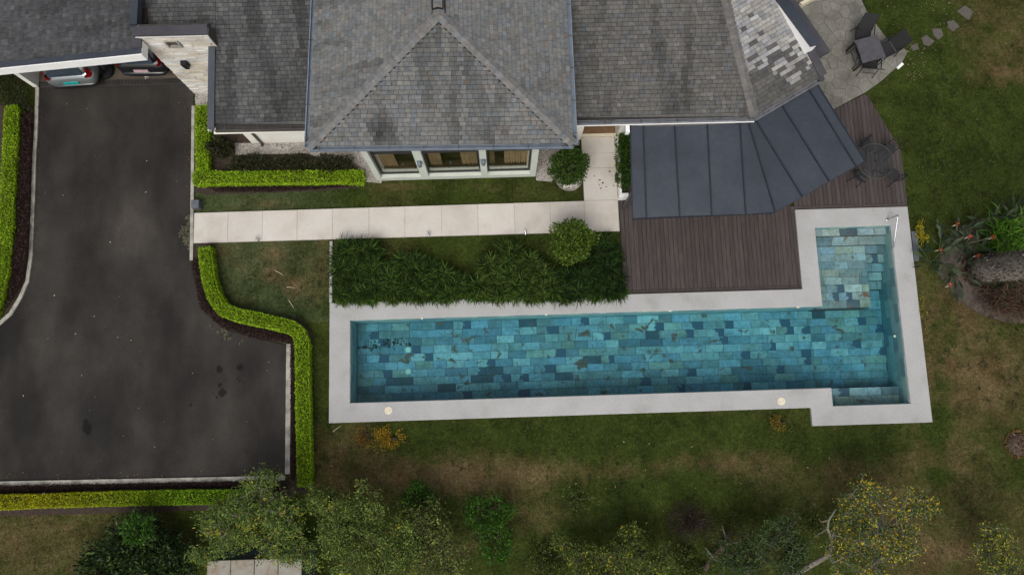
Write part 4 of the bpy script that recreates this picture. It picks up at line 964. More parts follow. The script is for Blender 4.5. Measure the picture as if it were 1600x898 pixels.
# ---------------------------------------------------------------- patio table and sling chairs
def chair(loc, rz, lb, gp, arms=True):
    o = empty('sling_chair', loc, rz); mbs = []
    MB().add([(-.24,-.24,.42),(.24,-.24,.42),(.24,.22,.39),(-.24,.22,.39),(-.24,-.24,.405),(.24,-.24,.405),(.24,.22,.375),(-.24,.22,.375)], [(0,1,2,3),(7,6,5,4),(0,4,5,1),(1,5,6,2),(2,6,7,3),(3,7,4,0)]).build('seat','sling',o)
    MB().add([(-.24,.22,.42),(.24,.22,.42),(.22,.50,.98),(-.22,.50,.98),(-.24,.235,.415),(.24,.235,.415),(.22,.515,.975),(-.22,.515,.975)], [(0,1,2,3),(7,6,5,4),(0,4,5,1),(1,5,6,2),(2,6,7,3),(3,7,4,0)]).build('backrest','sling',o)
    for s in (-1,1):
        MB().tube([(s*.27,-.25,.62),(s*.27,-.27,.58),(s*.29,-.30,0)], .014, 8).build('leg','black',o); MB().tube([(s*.27,.26,.5),(s*.28,.36,0)], .014, 8).build('leg','black',o)
        MB().tube([(s*.255,-.27,.42),(s*.255,.21,.39),(s*.245,.36,.70),(s*.23,.52,.99)], .014, 8).build('side_frame','black',o)
        MB().tube([(s*.28,-.28,.62),(s*.28,.30,.63)], .018, 8).build('armrest','black',o)
    MB().tube([(-.28,.31,.25),(.28,.31,.25)], .011, 8).build('stretcher','black',o)
    tag(o, lb, 'chair', gp); return o
tz_ = .74; tc = Vector(U3(1359,77,tz_))
tb = empty('patio_table', (tc.x,tc.y,.03), RAD(14)); tag(tb, 'square dark slate topped dining table on the flagstone patio', 'table')
MB().box(-.42,.42,-.42,.42,.70,.735).build('tabletop','tabletop',tb,bevel=.008); MB().box(-.39,.39,-.39,.39,.65,.699).build('apron','black',tb)
for sx in (-1,1):
    for sy_ in (-1,1): MB().box(sx*.37-.025,sx*.37+.025,sy_*.37-.025,sy_*.37+.025,0,.65).build('leg','black',tb)
GP = 'sling chairs at the patio table'
c = U(1348,57,.42); chair((*c,.03), RAD(-12), 'black sling chair on the far side of patio table, away from the pool', GP)
c = U(1386,77,.42); chair((*c,.03), RAD(-65), 'black sling chair pulled out toward the stepping stones', GP)
c = U(1359,98,.42); chair((*c,.03), RAD(172), 'black sling chair on the pool side of patio table', GP)
c = U(1337,84,.42); chair((c[0]+.28,c[1]-.02,.03), RAD(104), 'black sling chair tucked under the house side of patio table', GP)
# ---------------------------------------------------------------- glass table set on the deck
gc = U(1367,252,.7); gt = empty('glass_table', (*gc,.03)); tag(gt, 'round glass topped table on the deck corner', 'table')
MB().lathe([(.58,.70),(.60,.704),(.60,.712),(.58,.716)], (0,0,0), 48).build('glass_top','tableglass',gt)
MB().tube([(.60*math.cos(t*math.pi/24),.60*math.sin(t*math.pi/24),.708) for t in range(49)], .010, 6, cap=False).build('rim','gutterdark',gt)
MB().tube([(.25*math.cos(t*math.pi/12),.25*math.sin(t*math.pi/12),.35) for t in range(25)], .012, 6, cap=False).build('brace_ring','black',gt)
for k in range(4):
    an_ = k*math.pi/2+.5; MB().tube([(.52*math.cos(an_),.52*math.sin(an_),.695),(.22*math.cos(an_),.22*math.sin(an_),.35),(.42*math.cos(an_),.42*math.sin(an_),0)], .016, 8).build('leg','black',gt)
def iron_chair(loc, rz, lb):
    o = empty('iron_chair', loc, rz)
    MB().lathe([(.19,.42),(.20,.43),(.20,.45),(.18,.46)], (0,0,0), 18).build('seat','sling',o)
    for s in (-1,1):
        MB().tube([(s*.15,-.15,.42),(s*.20,-.21,0)], .013, 8).build('leg','black',o); MB().tube([(s*.14,.15,.42),(s*.19,.22,0)], .013, 8).build('leg','black',o)
    MB().tube([(-.17,.14,.44),(-.18,.22,.70),(-.10,.26,.86),(.10,.26,.86),(.18,.22,.70),(.17,.14,.44)], .014, 8).build('back_frame','black',o)
    for t in (-.08,0,.08): MB().tube([(t,.17,.45),(t*1.1,.25,.85)], .008, 6).build('back_bar','black',o)
    tag(o, lb, 'chair', 'iron chairs at the glass table')
for (px,py,rz,lb) in [(1341,277,2.5,'black iron chair on the pool side of glass table'), (1393,276,-2.5,'black iron chair at the lawn side corner of glass table'), (1386,236,-.8,'black iron chair on the lawn edge above the glass table'), (1352,231,.6,'black iron chair at the patio side of glass table near awning')]:
    iron_chair((*U(px,py,.3),.03), rz, lb)
# ---------------------------------------------------------------- parked cars
def loft(st, n=24, e=3.2):
    """stations (y, half width, z0, z1, x exponent) -> rounded body"""
    mb = MB(); vs = []; fs = []
    for y, w, z0, z1 in st:
        zc_, hz_ = (z0+z1)/2, (z1-z0)/2
        for j in range(n):
            a = 2*math.pi*j/n; ca, sa = math.cos(a), math.sin(a)
            vs.append((w*math.copysign(abs(ca)**(2/e),ca), y, zc_+hz_*math.copysign(abs(sa)**(2/e),sa)))
    for i in range(len(st)-1):
        for j in range(n): fs.append((i*n+j,(i+1)*n+j,(i+1)*n+(j+1)%n,i*n+(j+1)%n))
    fs += [tuple(range(n)), tuple(range(len(st)*n-1,(len(st)-1)*n-1,-1))]
    return mb.add(vs, fs)
def car(name, loc, rz, paint, plate, lb, suv=0.0, tl=1.0):
    o = empty(name, loc, rz)                         # local y=0 rear bumper, +y forward
    loft([(0,.62,.38,.62),(.03,.74,.32,.74),(.12,.82,.26,.86),(.35,.87,.22,.95),(.9,.89,.20,.98),(2.2,.89,.20,.97),(3.1,.88,.20,.92),(3.7,.84,.22,.82),(3.98,.74,.28,.68),(4.05,.60,.36,.58)]).build('body',paint,o,smooth=True)
    loft([(.16,.60,.84,.98),(.22,.66,.80,1.10),(.42,.70,.80,1.34+suv),(.62,.68,.80,1.46+suv),(1.3,.68,.80,1.50+suv),(2.0,.67,.80,1.47+suv),(2.5,.66,.80,1.28+suv*.6),(3.0,.66,.80,.96)], e=3.6).build('cabin',paint,o,smooth=True)
    MB().add([(-.56,.07,.93),(.56,.07,.93),(.50,.33,1.38+suv),(-.50,.33,1.38+suv),(-.54,.2,.92),(.54,.2,.92),(.48,.42,1.36+suv),(-.48,.42,1.36+suv)], [(0,1,2,3),(0,4,5,1),(1,5,6,2),(2,6,7,3),(3,7,4,0)]).build('rear_window','tint',o)
    MB().tube([(-.3,.075,.97),(.25,.11,1.03)], .008, 6).build('rear_wiper','black',o)
    MB().add([(-.54,2.10,1.44+suv),(.54,2.10,1.44+suv),(.60,2.86,1.03),(-.60,2.86,1.03)], [(0,1,2,3)]).build('windscreen','tint',o)
    for s in (-1,1):
        MB().add([(s*.705,.75,1.02),(s*.705,2.5,1.02),(s*.69,2.1,1.36+suv),(s*.69,.8,1.38+suv)], [(0,1,2,3)]).build('side_window','tint',o)
        # boomerang tail light wrapping the corner
        t = [(s*.80,.22,.72),(s*.76,.10,.72),(s*.52,.055,.78),(s*.52,.07,.86),(s*.66,.10,.92),(s*.66,.20,1.12),(s*.72,.26,1.12),(s*.83,.26,.92)]
        tcx, tcz = s*.70, .86; t = [(tcx+(x-tcx)*tl, y, tcz+(z-tcz)*tl) for x, y, z in t]; f = [(x*1.02, y-.03, z) for x, y, z in t]; n = 8
        MB().add(t+f, [tuple(range(n)), tuple(range(2*n-1,n-1,-1))]+[(i,(i+1)%n,n+(i+1)%n,n+i) for i in range(n)]).build('tail_light','red',o)
        for y in (.72,3.25):
            wv = empty('wheel'); wv.parent = o; wv.location = (s*.80,y,.31)
            m1 = MB(); m1.tube([(-.10,0,0),(-.08,0,0),(.08,0,0),(.10,0,0)], [.26,.31,.31,.26], 24); m1.build('tyre','rubber',wv,smooth=True)
            MB().tube([(-.11,0,0),(.11,0,0)], .19, 20).build('rim','grey',wv)
        MB().add([(s*.86,2.35,1.0),(s*.86,2.45,1.0),(s*1.0,2.45,.98),(s*1.0,2.38,.98),(s*.86,2.35,1.1),(s*.86,2.45,1.1),(s*1.0,2.45,1.08),(s*1.0,2.38,1.08)], [(0,1,2,3),(7,6,5,4),(0,4,5,1),(1,5,6,2),(2,6,7,3),(3,7,4,0)]).build('mirror',paint,o)
    MB().box(-.24,.24,-.03,.01,.52,.64).build('number_plate',plate,o)
    loft([(-.06,.52,.30,.44),(-.03,.70,.26,.48),(.10,.80,.22,.48),(.25,.84,.22,.46)]).build('bumper','carblack',o,smooth=True)
    tag(o, lb, 'car', 'cars parked in the carport'); return o
x, y = U(113,131,.55); car('parked_car', (x, y, .02), RAD(3), 'silver', 'teal', 'silver hatchback with teal number plate parked in the carport', 0.0, .72)
x, y = U(222,112,.55); car('parked_car', (x, y, .02), RAD(-1), 'carblack', 'pinkplate', 'black car with pale number plate behind the stone wall', .05, .42)
o = empty('spare_tyre', (*U(163,111,.1),.02), .3); tag(o, 'black spare tyre lying on the floor between the cars', 'tyre')
MB().lathe([(.17,0),(.29,.02),(.32,.07),(.32,.13),(.29,.18),(.17,.20)], (0,0,0), 28).build('tyre','rubber',o,smooth=True); MB().lathe([(.16,.03),(.165,.10),(.10,.13),(.03,.13)], (0,0,0), 16).build('rim','gutterdark',o)
o = leaves('paper_scrap', np.array([U3(229,121,.03)]*4)+rng.normal(size=(4,3))*.03*np.array([1,1,0]), np.array([(1,.2,.2),(-.5,1,.2),(.2,-1,.3),(-1,-.3,.2)],float), .10, .7, palette(4,[(215,212,205)])); tag(o, 'crumpled white scrap on the floor behind the black car', 'litter')
# ---------------------------------------------------------------- masonry pillar at the bottom edge
pl = empty('masonry_pillar', (0,0,0)); tag(pl, 'pale stone topped masonry block half hidden under the bottom tree', 'pillar')
zt_ = 1.7; q = [U(325,877,zt_), U(470,871,zt_), U(470,960,zt_), U(325,966,zt_)]; q = [(q[0][0],q[0][1]),(q[1][0],q[0][1]),(q[1][0],q[0][1]-1.6),(q[0][0],q[0][1]-1.6)]
MB().prism(q, -.02, zt_-.06).build('block','pillarside',pl)
x = q[0][0]-.03; k = 0
nx_, ny_ = 4, 3; wx, wy = (q[1][0]-q[0][0]+.06)/nx_, 1.66/ny_
for i in range(nx_):
    for j in range(ny_):
        a0_, b0_ = x+i*wx, q[0][1]+.03-(j+1)*wy
        MB().box(a0_+.008, a0_+wx-.008, b0_+.008, b0_+wy-.008, zt_-.06, zt_+random.uniform(-.012,.012)).build('capping_stone','pillartop',pl,bevel=.015)

# ================================================================== PLANTS
LIME = [(150,186,20),(136,174,14),(164,196,34),(116,154,16),(176,202,50),(98,134,14)]
def hedge(pts, w, h, lb, cols=LIME, wt=None, dens=2600, grp='clipped lime green hedges', z=None, shift=None):
    """clipped box hedge: woody core plus a dense skin of small leaves"""
    P = [Vector((*U(x,y,h),0)) for x, y in pts]
    cr = ribbon([(p.x,p.y) for p in P], w-.10, 0.0, h-.05).build('hedge','darkcore'); tag(cr, lb, 'hedge', grp)
    segs = [(P[i], P[i+1]) for i in range(len(P)-1)]; Ls_ = np.array([(b-a).length for a, b in segs]); tot = Ls_.sum()
    n = int(tot*(w+1.6*h)*dens); cum = np.concatenate([[0],np.cumsum(Ls_)]); t = rng.uniform(0,tot,n); k = np.clip(np.searchsorted(cum,t)-1,0,len(segs)-1)
    A_ = np.array([tuple(a) for a,_ in segs]); B_ = np.array([tuple(b) for _,b in segs]); D_ = (B_-A_)/Ls_[:,None]
    # smoothed normals at joints
    T = np.array([tuple((P[min(i+1,len(P)-1)]-P[max(i-1,0)]).normalized()) for i in range(len(P))]); f = ((t-cum[k])/Ls_[k])[:,None]
    c = A_[k]*(1-f)+B_[k]*f; tn = unit(T[k]*(1-f)+T[k+1]*f); nr = np.stack([-tn[:,1],tn[:,0],np.zeros(n)],1)
    side_seed = rng.random()*9; face = rng.random(n); hw = w/2*(1+.24*(fbm(t,t*0+side_seed,1.1,5)-.5)+.12*(fbm(t,t*0,5.0,6)-.5))
    top = face < (w/(w+1.6*h)); side = np.where(rng.random(n)<.5,-1,1)
    off = np.where(top, rng.uniform(-1,1,n)*hw, side*hw*(1+rng.normal(size=n)*.05)); zz = np.where(top, h+rng.normal(size=n)*.022 + .10*(fbm(c[:,0],c[:,1],2.2,2)-.5), rng.uniform(.05,h,n))
    rnd_ = np.clip((np.abs(off)/hw-.82)/.18,0,1)*np.where(top,1,0); zz = zz - rnd_*.05
    Q = c + nr*off[:,None]; Q[:,2] = zz
    # ends
    m_ = int((w*h)*dens*1.2)
    for e, s in ((0,-1),(len(P)-1,1)):
        te = T[e]; ne = np.array([-te[1],te[0],0]); qe = np.array(tuple(P[e])) + ne*rng.uniform(-w/2,w/2,(m_,1)) + te*s*(.02+rng.normal(size=(m_,1))*.02); qe[:,2] = rng.uniform(.05,h,m_); Q = np.concatenate([Q,qe])
    N_ = len(Q); out = np.concatenate([np.where(top[:,None], np.array([[0,0,1.0]]), nr*side[:,None]), rng.normal(size=(N_-n,3))]); D = out*.8 + rng.normal(size=(N_,3))*.7
    col = palette(N_, cols, wt, .12)*(.72+.50*fbm(Q[:,0],Q[:,1],1.6,12))[:,None]*(.75+.5*fbm(Q[:,0],Q[:,1],8.0,19))[:,None]
    if shift is not None: col = shift(Q, col)
    leaves('foliage', Q, D, rng.uniform(.035,.06,N_), .62, col, cr)
    return cr
hedge([(17,166),(14,230),(10,300),(6,370),(0,425),(-8,465),(-30,505)], .40, .42, 'lime hedge strip along the left edge beside the driveway')
hedge([(316,166),(315,225),(314.5,264)], .39, .42, 'short lime hedge running from the stone wall to the path bed')
hedge([(303,277.5),(400,276.5),(500,275.5),(565,275)], .39, .42, 'lime hedge below the dark shrubs in front of the house')
hedge([(319,388),(321,408),(325,436),(333,462),(347,483),(370,492),(400,498),(435,506),(455,511),(466,520),(471.5,538),(472,600),(473.5,680),(475,757)], .37, .45, 'long lime hedge curving round the small lawn and down the driveway')
def ylw(Q, col):
    q = PX(Q); f = np.clip(1-(q[:,0]-60)/220,0,1)[:,None]*.75; y_ = np.array(lin((190,180,20)))*rng.uniform(.6,1.2,(len(Q),1)); g_ = col*np.array([.75,.85,.8]); return g_*(1-f)+y_*f
hedge([(-25,786),(0,785),(100,781.5),(200,778.5),(300,777),(385,776)], .36, .42, 'yellowing lime hedge along the bottom of the driveway', shift=ylw)
# maroon ground cover
MAR = [(52,34,36),(66,44,42),(44,30,30),(80,58,50),(58,46,36)]
def cover(pts, h, n, lb, cols=MAR, size=(.03,.06), wt=None, parent=None, name='ground_cover'):
    pg = poly(pts); P = inpoly(n, pg); z = h*(0.35+.65*rng.random(n)**.5)*(.6+.6*fbm(P[:,0],P[:,1],3,4)); Q = np.concatenate([P,z[:,None]],1)
    D = rng.normal(size=(n,3)); D[:,2] = np.abs(D[:,2])*.8+.2
    o = leaves(name, Q, D, rng.uniform(*size,n), .55, palette(n,cols,wt,.2)); tag(o, lb, kind='stuff'); return o
cover([(33,182),(56,182),(52,330),(49,398),(40,442),(25,468),(5,490),(-20,505),(-20,488),(2,462),(15,430),(24,340)], .30, 19000, 'dark maroon ground cover between left hedge and kerb')
cover([(302,412),(310,400),(317,440),(328,470),(350,492),(400,508),(450,518),(464,530),(464,748),(457,748),(456,536),(400,529),(350,513),(316,482)], .20, 11000, 'dark maroon ground cover round the foot of the curved hedge')
cover([(318,291),(420,289),(555,288),(560,292),(500,297),(420,301),(340,301)], .16, 5000, 'maroon ground cover strip below the house hedge')
cover([(-15,757),(200,754),(370,750),(440,749),(455,760),(440,768),(370,764),(0,772)], .16, 8000, 'brown ground cover along the bottom kerb')
cover([(0,112),(45,118),(55,180),(34,185),(6,165),(-10,120)], .30, 3500, 'mixed dark leafy cover left of the carport', cols=[(46,62,26),(60,78,30),(70,54,40),(40,40,26)])
# moss and lichen spreading over the asphalt edge
for pts, n in (([(289,340),(300,335),(300,405),(290,400),(280,365)],900), ([(318,500),(335,505),(380,532),(375,538),(345,525)],420), ([(352,528),(376,530),(373,537),(350,535)],240)):
    P = inpoly(n, poly(pts)); k = fbm(P[:,0],P[:,1],4,9) > .5; P = P[k]; n = len(P)
    o = leaves('moss', np.concatenate([P,np.full((n,1),.018)],1), rng.normal(size=(n,3))*(1,1,.15)+(0,0,.1), rng.uniform(.03,.07,n), .7, palette(n,[(104,104,84),(90,92,70),(120,116,96)])); tag(o, 'grey green moss creeping onto the asphalt edge', kind='stuff')
# shrub: stems plus a leafy crown
def shrub(name, lb, cat, c, rad, hgt, n, cols, wt=None, size=(.05,.09), z0=0.0, group=None, squash=1.0, lumps=5, shell=.35, aspect=.5, stem='darkbark', holes=.0, jit=.18, bias=.5):
    o = empty(name, (c[0],c[1],0)); rx = rad if not hasattr(rad,'__len__') else rad[0]; ry = rad if not hasattr(rad,'__len__') else rad[1]
    mb = MB(); cz = z0+hgt/2; rz_ = hgt/2
    for k in range(7):
        a = rng.uniform(0,6.28); e = (rx*.6*math.cos(a), ry*.6*math.sin(a), cz+rz_*rng.uniform(0,.6)); mb.tube([(0,0,0),(e[0]*.25,e[1]*.25,max(z0,cz*.5)),e], [.03,.022,.008], 6)
    mb.build('stem', stem, o)
    d = unit(rng.normal(size=(n,3))); r = (1-shell*rng.random(n)**1.5)
    lump = 1 + .16*np.sin(d[:,0]*lumps+rng.uniform(0,6))*np.sin(d[:,1]*lumps+1)+.10*np.sin(d[:,2]*lumps*1.7+2) + .42*(fbm(d[:,0]+d[:,2],d[:,1],2.2,int(rng.integers(1,90)))-.5)
    P = d*r[:,None]*lump[:,None]*np.array([rx,ry,rz_]) + np.array([0,0,cz])
    if holes:
        k = fbm(P[:,0]*1.3+P[:,2],P[:,1],2.6/max(rx,.5),3) > holes; P, d = P[k], d[k]; n = len(P)
    P[:,2] = np.maximum(P[:,2], .03)
    D = d*.6+rng.normal(size=(n,3))*.6+np.array([0,0,bias])
    leaves('crown', P, D, rng.uniform(*size,n), aspect, palette(n,cols,wt,jit), o); tag(o, lb, cat, group); return o
TOP = [(84,110,32),(68,94,28),(98,122,38),(54,78,24),(112,134,48)]
c = U(893,377,.85); shrub('round_shrub','clipped round light green shrub overlapping the path edge','shrub',c,.66,1.25,5200,TOP,size=(.06,.10),z0=.35,group='round shrubs by the path')
c = U(889,259,.95); shrub('round_shrub','round green shrub growing in the bowl planter by the eave','shrub',c,.62,1.15,4600,[(66,94,30),(54,80,26),(82,108,36),(46,68,22)],size=(.06,.10),z0=.42,group='round shrubs by the path')
for k, (py, lb) in enumerate(((222,'dark green shrub nearest the entry, beside the thin white wall'),(248,'middle green shrub behind the thin white wall'),(274,'green shrub at the deck end of the thin white wall'))):
    shrub('entry_shrub', lb, 'shrub', U(976,py,.6), (.24,.40), .85, 1500, [(62,92,28),(48,76,24),(80,112,36)], size=(.05,.09), group='shrubs behind the white wall')
DK = [(48,60,30),(62,70,36),(38,48,26),(74,66,44),(58,50,36)]
for k, (px, py, rx, lb) in enumerate(((345,226,.42,'dark bushy plant at the corner of the L-shaped hedge bed'),(392,252,.75,'dark bushy plant below the downpipe gravel'),(455,253,.75,'dark bushy plant in the middle of the front bed'),(520,253,.72,'dark bushy plant at the window end of the front bed'))):
    shrub('bushy_plant', lb, 'shrub', U(px,py+5,.3), (rx,.33), .55, 2600, DK, size=(.05,.10), group='dark shrubs in the front bed')
# ---------------------------------------------------------------- strappy plants
STR = [(52,78,26),(40,62,20),(70,98,36),(30,48,16),(86,108,48)]
def strappy(name, lb, pts, h, clumps, per=95, cols=STR, wt=None, ln=(.28,.47)):
    pg = poly(pts, h*.5); clumps = int(clumps*.85); per = int(per*.95); Cc = inpoly(clumps, pg); n = clumps*per; k = np.repeat(np.arange(clumps),per); a = rng.uniform(0,6.28,n)
    P = np.concatenate([Cc[k]+rng.normal(size=(n,2))*.05, np.full((n,1),.02)],1); P[:,2] += (h*rng.uniform(.2,.65,clumps))[k]
    tl = rng.uniform(.4,2.2,n); D = np.stack([np.cos(a),np.sin(a),tl],1)
    tone = (1+rng.normal(size=clumps)*.15)[k][:,None]
    root = empty(name, (0,0,0)); tag(root, lb, 'plant', 'strappy plants between path and pool')
    blades('foliage', P, D, rng.uniform(*ln,n), rng.uniform(.016,.028,n), palette(n,cols,wt,.42)*tone*.72, root, droop=.30)
    mb = MB()
    for c_ in Cc[:60]: mb.lathe([(.05,0),(.06,h*.3),(.03,h*.55)], (c_[0],c_[1],0), 6)
    o = mb.build('crown_base','darkcore',root); o['kind'] = 'stuff'
strappy('strappy_plants','dense block of strappy plants at the path end beside white edging', [(527,392),(545,381),(596,388),(610,420),(606,462),(530,464)], .50, 62)
strappy('strappy_plants','strappy plant mound second from the left, between lawn and coping', [(612,408),(655,406),(700,430),(745,452),(742,464),(606,464)], .45, 62)
strappy('strappy_plants','largest fountain shaped strappy mound in the middle of the bed', [(752,420),(775,390),(810,386),(845,412),(872,450),(872,464),(744,464)], .58, 78, cols=STR+[(96,112,50)])
strappy('strappy_plants','strappy plants at the deck end right of the round shrub', [(872,430),(925,430),(936,380),(962,376),(968,410),(966,462),(872,464)], .50, 70, cols=[(44,68,26),(34,54,20),(60,88,34),(26,42,16)])
strappy('strappy_plants','low bright strappy border leaning over the pool coping', [(528,455),(975,448),(973,464),(850,467),(760,464),(640,470),(528,472)], .26, 150, per=80, cols=[(84,116,34),(66,96,28),(104,132,46),(50,76,24)], ln=(.20,.33))
# ---------------------------------------------------------------- bird of paradise bed
def bird_plant(px, py, lb, nl, fl):
    x, y = U(px,py,.2); o = empty('bird_of_paradise', (x,y,0)); n = nl
    a = rng.uniform(0,6.28,n); tilt = rng.uniform(.5,1.6,n); P = rng.normal(size=(n,3))*.04*np.array([1,1,0]); D = unit(np.stack([np.cos(a),np.sin(a),tilt],1)); ln = rng.uniform(.35,.7,n)
    mb = MB()
    for i in range(n): mb.tube([P[i], P[i]+D[i]*ln[i]], [.014,.008], 5, lin((84,100,62)))
    mb.build('stalk','leaf',o,tint=True)
    Q = P+D*ln[:,None]; D2 = D.copy(); D2[:,2] -= .5; [leaves('leaf', Q[i:i+1], D2[i:i+1], rng.uniform(.35,.55), .26, palette(1,[(50,64,42),(60,76,48),(42,54,36),(84,96,70)]), o, fold=.5) for i in range(n)]
    for (fx, fy) in fl:
        f0 = Vector((*U(fx,fy,.9),.9)) - Vector((x,y,0)); mb = MB(); mb.tube([(0,0,.1), f0*.5+Vector((0,0,.1)), f0], [.012,.010,.009], 6); mb.build('flower_stem',pmat_cache('stem',(132,128,96)),o)
        k = 9; a = rng.uniform(0,6.28,k); Df = np.stack([np.cos(a),np.sin(a),rng.uniform(.3,1.2,k)],1); leaves('flower', np.repeat(np.array([tuple(f0)]),k,0), Df, rng.uniform(.09,.15,k), .3, palette(k,[(186,82,46),(204,104,62),(168,72,50)]), o)
        leaves('beak', np.array([tuple(f0)]), np.array([[-1,-.3,.1]]), .2, .18, palette(1,[(190,180,168)]), o)
    tag(o, lb, 'plant', 'bird of paradise plants'); return o
bird_plant(1474,392,'bird of paradise with orange flower nearest the pool coping',16,[(1468,390)])
bird_plant(1496,368,'bird of paradise with orange flower at the top of the bed',14,[(1495,351)])
bird_plant(1512,380,'bird of paradise with flower in the middle of the bed',14,[(1514,370),(1551,371)])
bird_plant(1490,425,'bird of paradise with small flower at the lower bed edge',16,[(1484,446)])
bird_plant(1525,400,'bird of paradise with drooping orange flower beside the trunk',12,[(1527,399)])
bird_plant(1458,412,'flowerless bird of paradise sprawling on the lawn by the coping',12,[])
bird_plant(1550,352,'dark bird of paradise at the upper right of the bed',20,[])
bird_plant(1585,345,'dark bird of paradise at the far right of the bed',22,[])
def fern(px, py, h, n, cols, lb, ln=(.35,.65), w=(.03,.06), name='fern', cat='fern', sp=.25):
    x, y = U(px,py,h*.6); root = empty(name,(x,y,0)); a = rng.uniform(0,6.28,n); P = np.stack([rng.normal(size=n)*sp,rng.normal(size=n)*sp,rng.uniform(.05,h*.6,n)],1)
    blades('frond', P, np.stack([np.cos(a),np.sin(a),rng.uniform(.3,1.5,n)],1), rng.uniform(*ln,n), rng.uniform(*w,n), palette(n,cols,None,.2), root, droop=.3)
    mb = MB(); mb.lathe([(.08,0),(.09,.08),(.03,h*.4)], (0,0,0), 8); mb.build('crown_base','darkbark',root); tag(root, lb, cat)
fern(1582,374,.7,420,[(72,110,30),(58,96,26),(94,128,40)],'bright green feathery fern above the leaning trunk',sp=.35)
fern(1560,398,.5,160,[(82,116,34),(60,96,26)],'small bright fern tuft against the trunk',sp=.15)
fern(1565,440,.4,90,[(46,66,44),(38,54,36)],'dark green strappy plant under the trunk',sp=.25,name='strappy_plant',cat='plant')
fern(1562,462,.5,520,[(64,46,40),(84,64,52),(48,36,32),(108,88,68)],'reddish brown spiky grass clump below the trunk',ln=(.3,.6),w=(.012,.022),name='spiky_grass',cat='grass',sp=.28)
fern(1600,470,.5,420,[(88,72,54),(112,94,70),(64,50,40)],'brown spiky grass clump at the right edge below the trunk',ln=(.3,.6),w=(.012,.022),name='spiky_grass',cat='grass',sp=.28)
# ---------------------------------------------------------------- palm with shaggy trunk (crown above the frame)
def palm():
    bx_, by_ = U(1530,421,.15); o = empty('palm_tree',(bx_,by_,0)); tag(o,'palm with thick shaggy grey trunk leaning out of the right edge','palm')
    pts = [(0,0,0),(.03,-.05,.6),(.10,-.16,1.6),(.2,-.35,3.2),(.3,-.55,5.0),(.35,-.7,6.6)]; rs = [.50,.50,.52,.50,.44,.36]
    MB().tube(pts, [r*.86 for r in rs], 20).build('trunk','bark',o,smooth=True)
    n = 5200; t = rng.random(n)*(len(pts)-1); i = t.astype(int); f = (t-i)[:,None]; PA = np.array(pts); c_ = PA[i]*(1-f)+PA[i+1]*f; r = np.array(rs)[i]*(1-f[:,0])+np.array(rs)[i+1]*f[:,0]
    a = rng.uniform(0,6.28,n); nr = np.stack([np.cos(a),np.sin(a),np.zeros(n)],1); P = c_+nr*(r*.84)[:,None]; D = nr*.14+np.array([0,0,1.0])+rng.normal(size=(n,3))*.20
    leaves('bark_fibre', P, D, rng.uniform(.10,.24,n), .20, palette(n,[(150,142,130),(116,108,98),(176,170,158),(84,74,64),(96,80,62)],None,.2), o)
    # root skirt
    m_ = 500; a = rng.uniform(0,6.28,m_); leaves('root_fibre', np.stack([np.cos(a)*.46,np.sin(a)*.46,rng.uniform(0,.16,m_)],1), np.stack([np.cos(a),np.sin(a),rng.uniform(-.3,.5,m_)],1), rng.uniform(.08,.16,m_), .15, palette(m_,[(84,56,42),(104,74,56),(62,42,34)]), o)
    top = np.array(pts[-1]); nf = 22
    for k in range(nf):
        a = k*2.399; el = rng.uniform(.1,1.2); L = rng.uniform(1.7,2.2); d = np.array([math.cos(a)*math.cos(el),math.sin(a)*math.cos(el),math.sin(el)])
        s = np.linspace(0,1,10)[:,None]; mid = top+d*L*s-np.array([0,0,.9])*s**2*L*.55
        m_ = 60; j = rng.random(m_); P = np.stack([np.interp(j,s[:,0],mid[:,q_]) for q_ in range(3)],1); side = unit(np.cross(d,[0,0,1.0]))*np.where(rng.random(m_)<.5,-1,1)[:,None]
        fr_ = leaves('frond', P, side+d*.6+np.array([0,0,-.2]), .38*np.sin(np.clip(j,.05,.95)*3.14)**.5+.05, .1, palette(m_,[(62,86,40),(78,102,48)]), o)
palm()
# round rock ring at the right edge
rk = empty('mulch_mound',(*U(1592,694,.05),0)); tag(rk,'round mound of reddish bark mulch at the right edge of lawn','mound')
MB().lathe([(.36,-.02),(.35,.04),(.22,.12),(.04,.15)],(0,0,0),20).build('mound','darkbark',rk,smooth=True)
n = 500; a = rng.uniform(0,6.28,n); r = np.sqrt(rng.random(n))*.36; leaves('bark_chip', np.stack([r*np.cos(a),r*np.sin(a),.15*(1-(r/.36)**2)+.01],1), rng.normal(size=(n,3))*(1,1,.3), rng.uniform(.05,.10,n), .5, palette(n,[(92,62,52),(112,80,66),(66,44,40),(140,120,104)]), rk)
a = rng.uniform(0,6.28,220); leaves('dry_grass', np.stack([np.cos(a)*.38,np.sin(a)*.38,np.full(220,.02)],1), np.stack([np.cos(a),np.sin(a),rng.uniform(.1,.8,220)],1), rng.uniform(.05,.12,220), .2, palette(220,[(150,112,62),(120,92,54)]), rk)
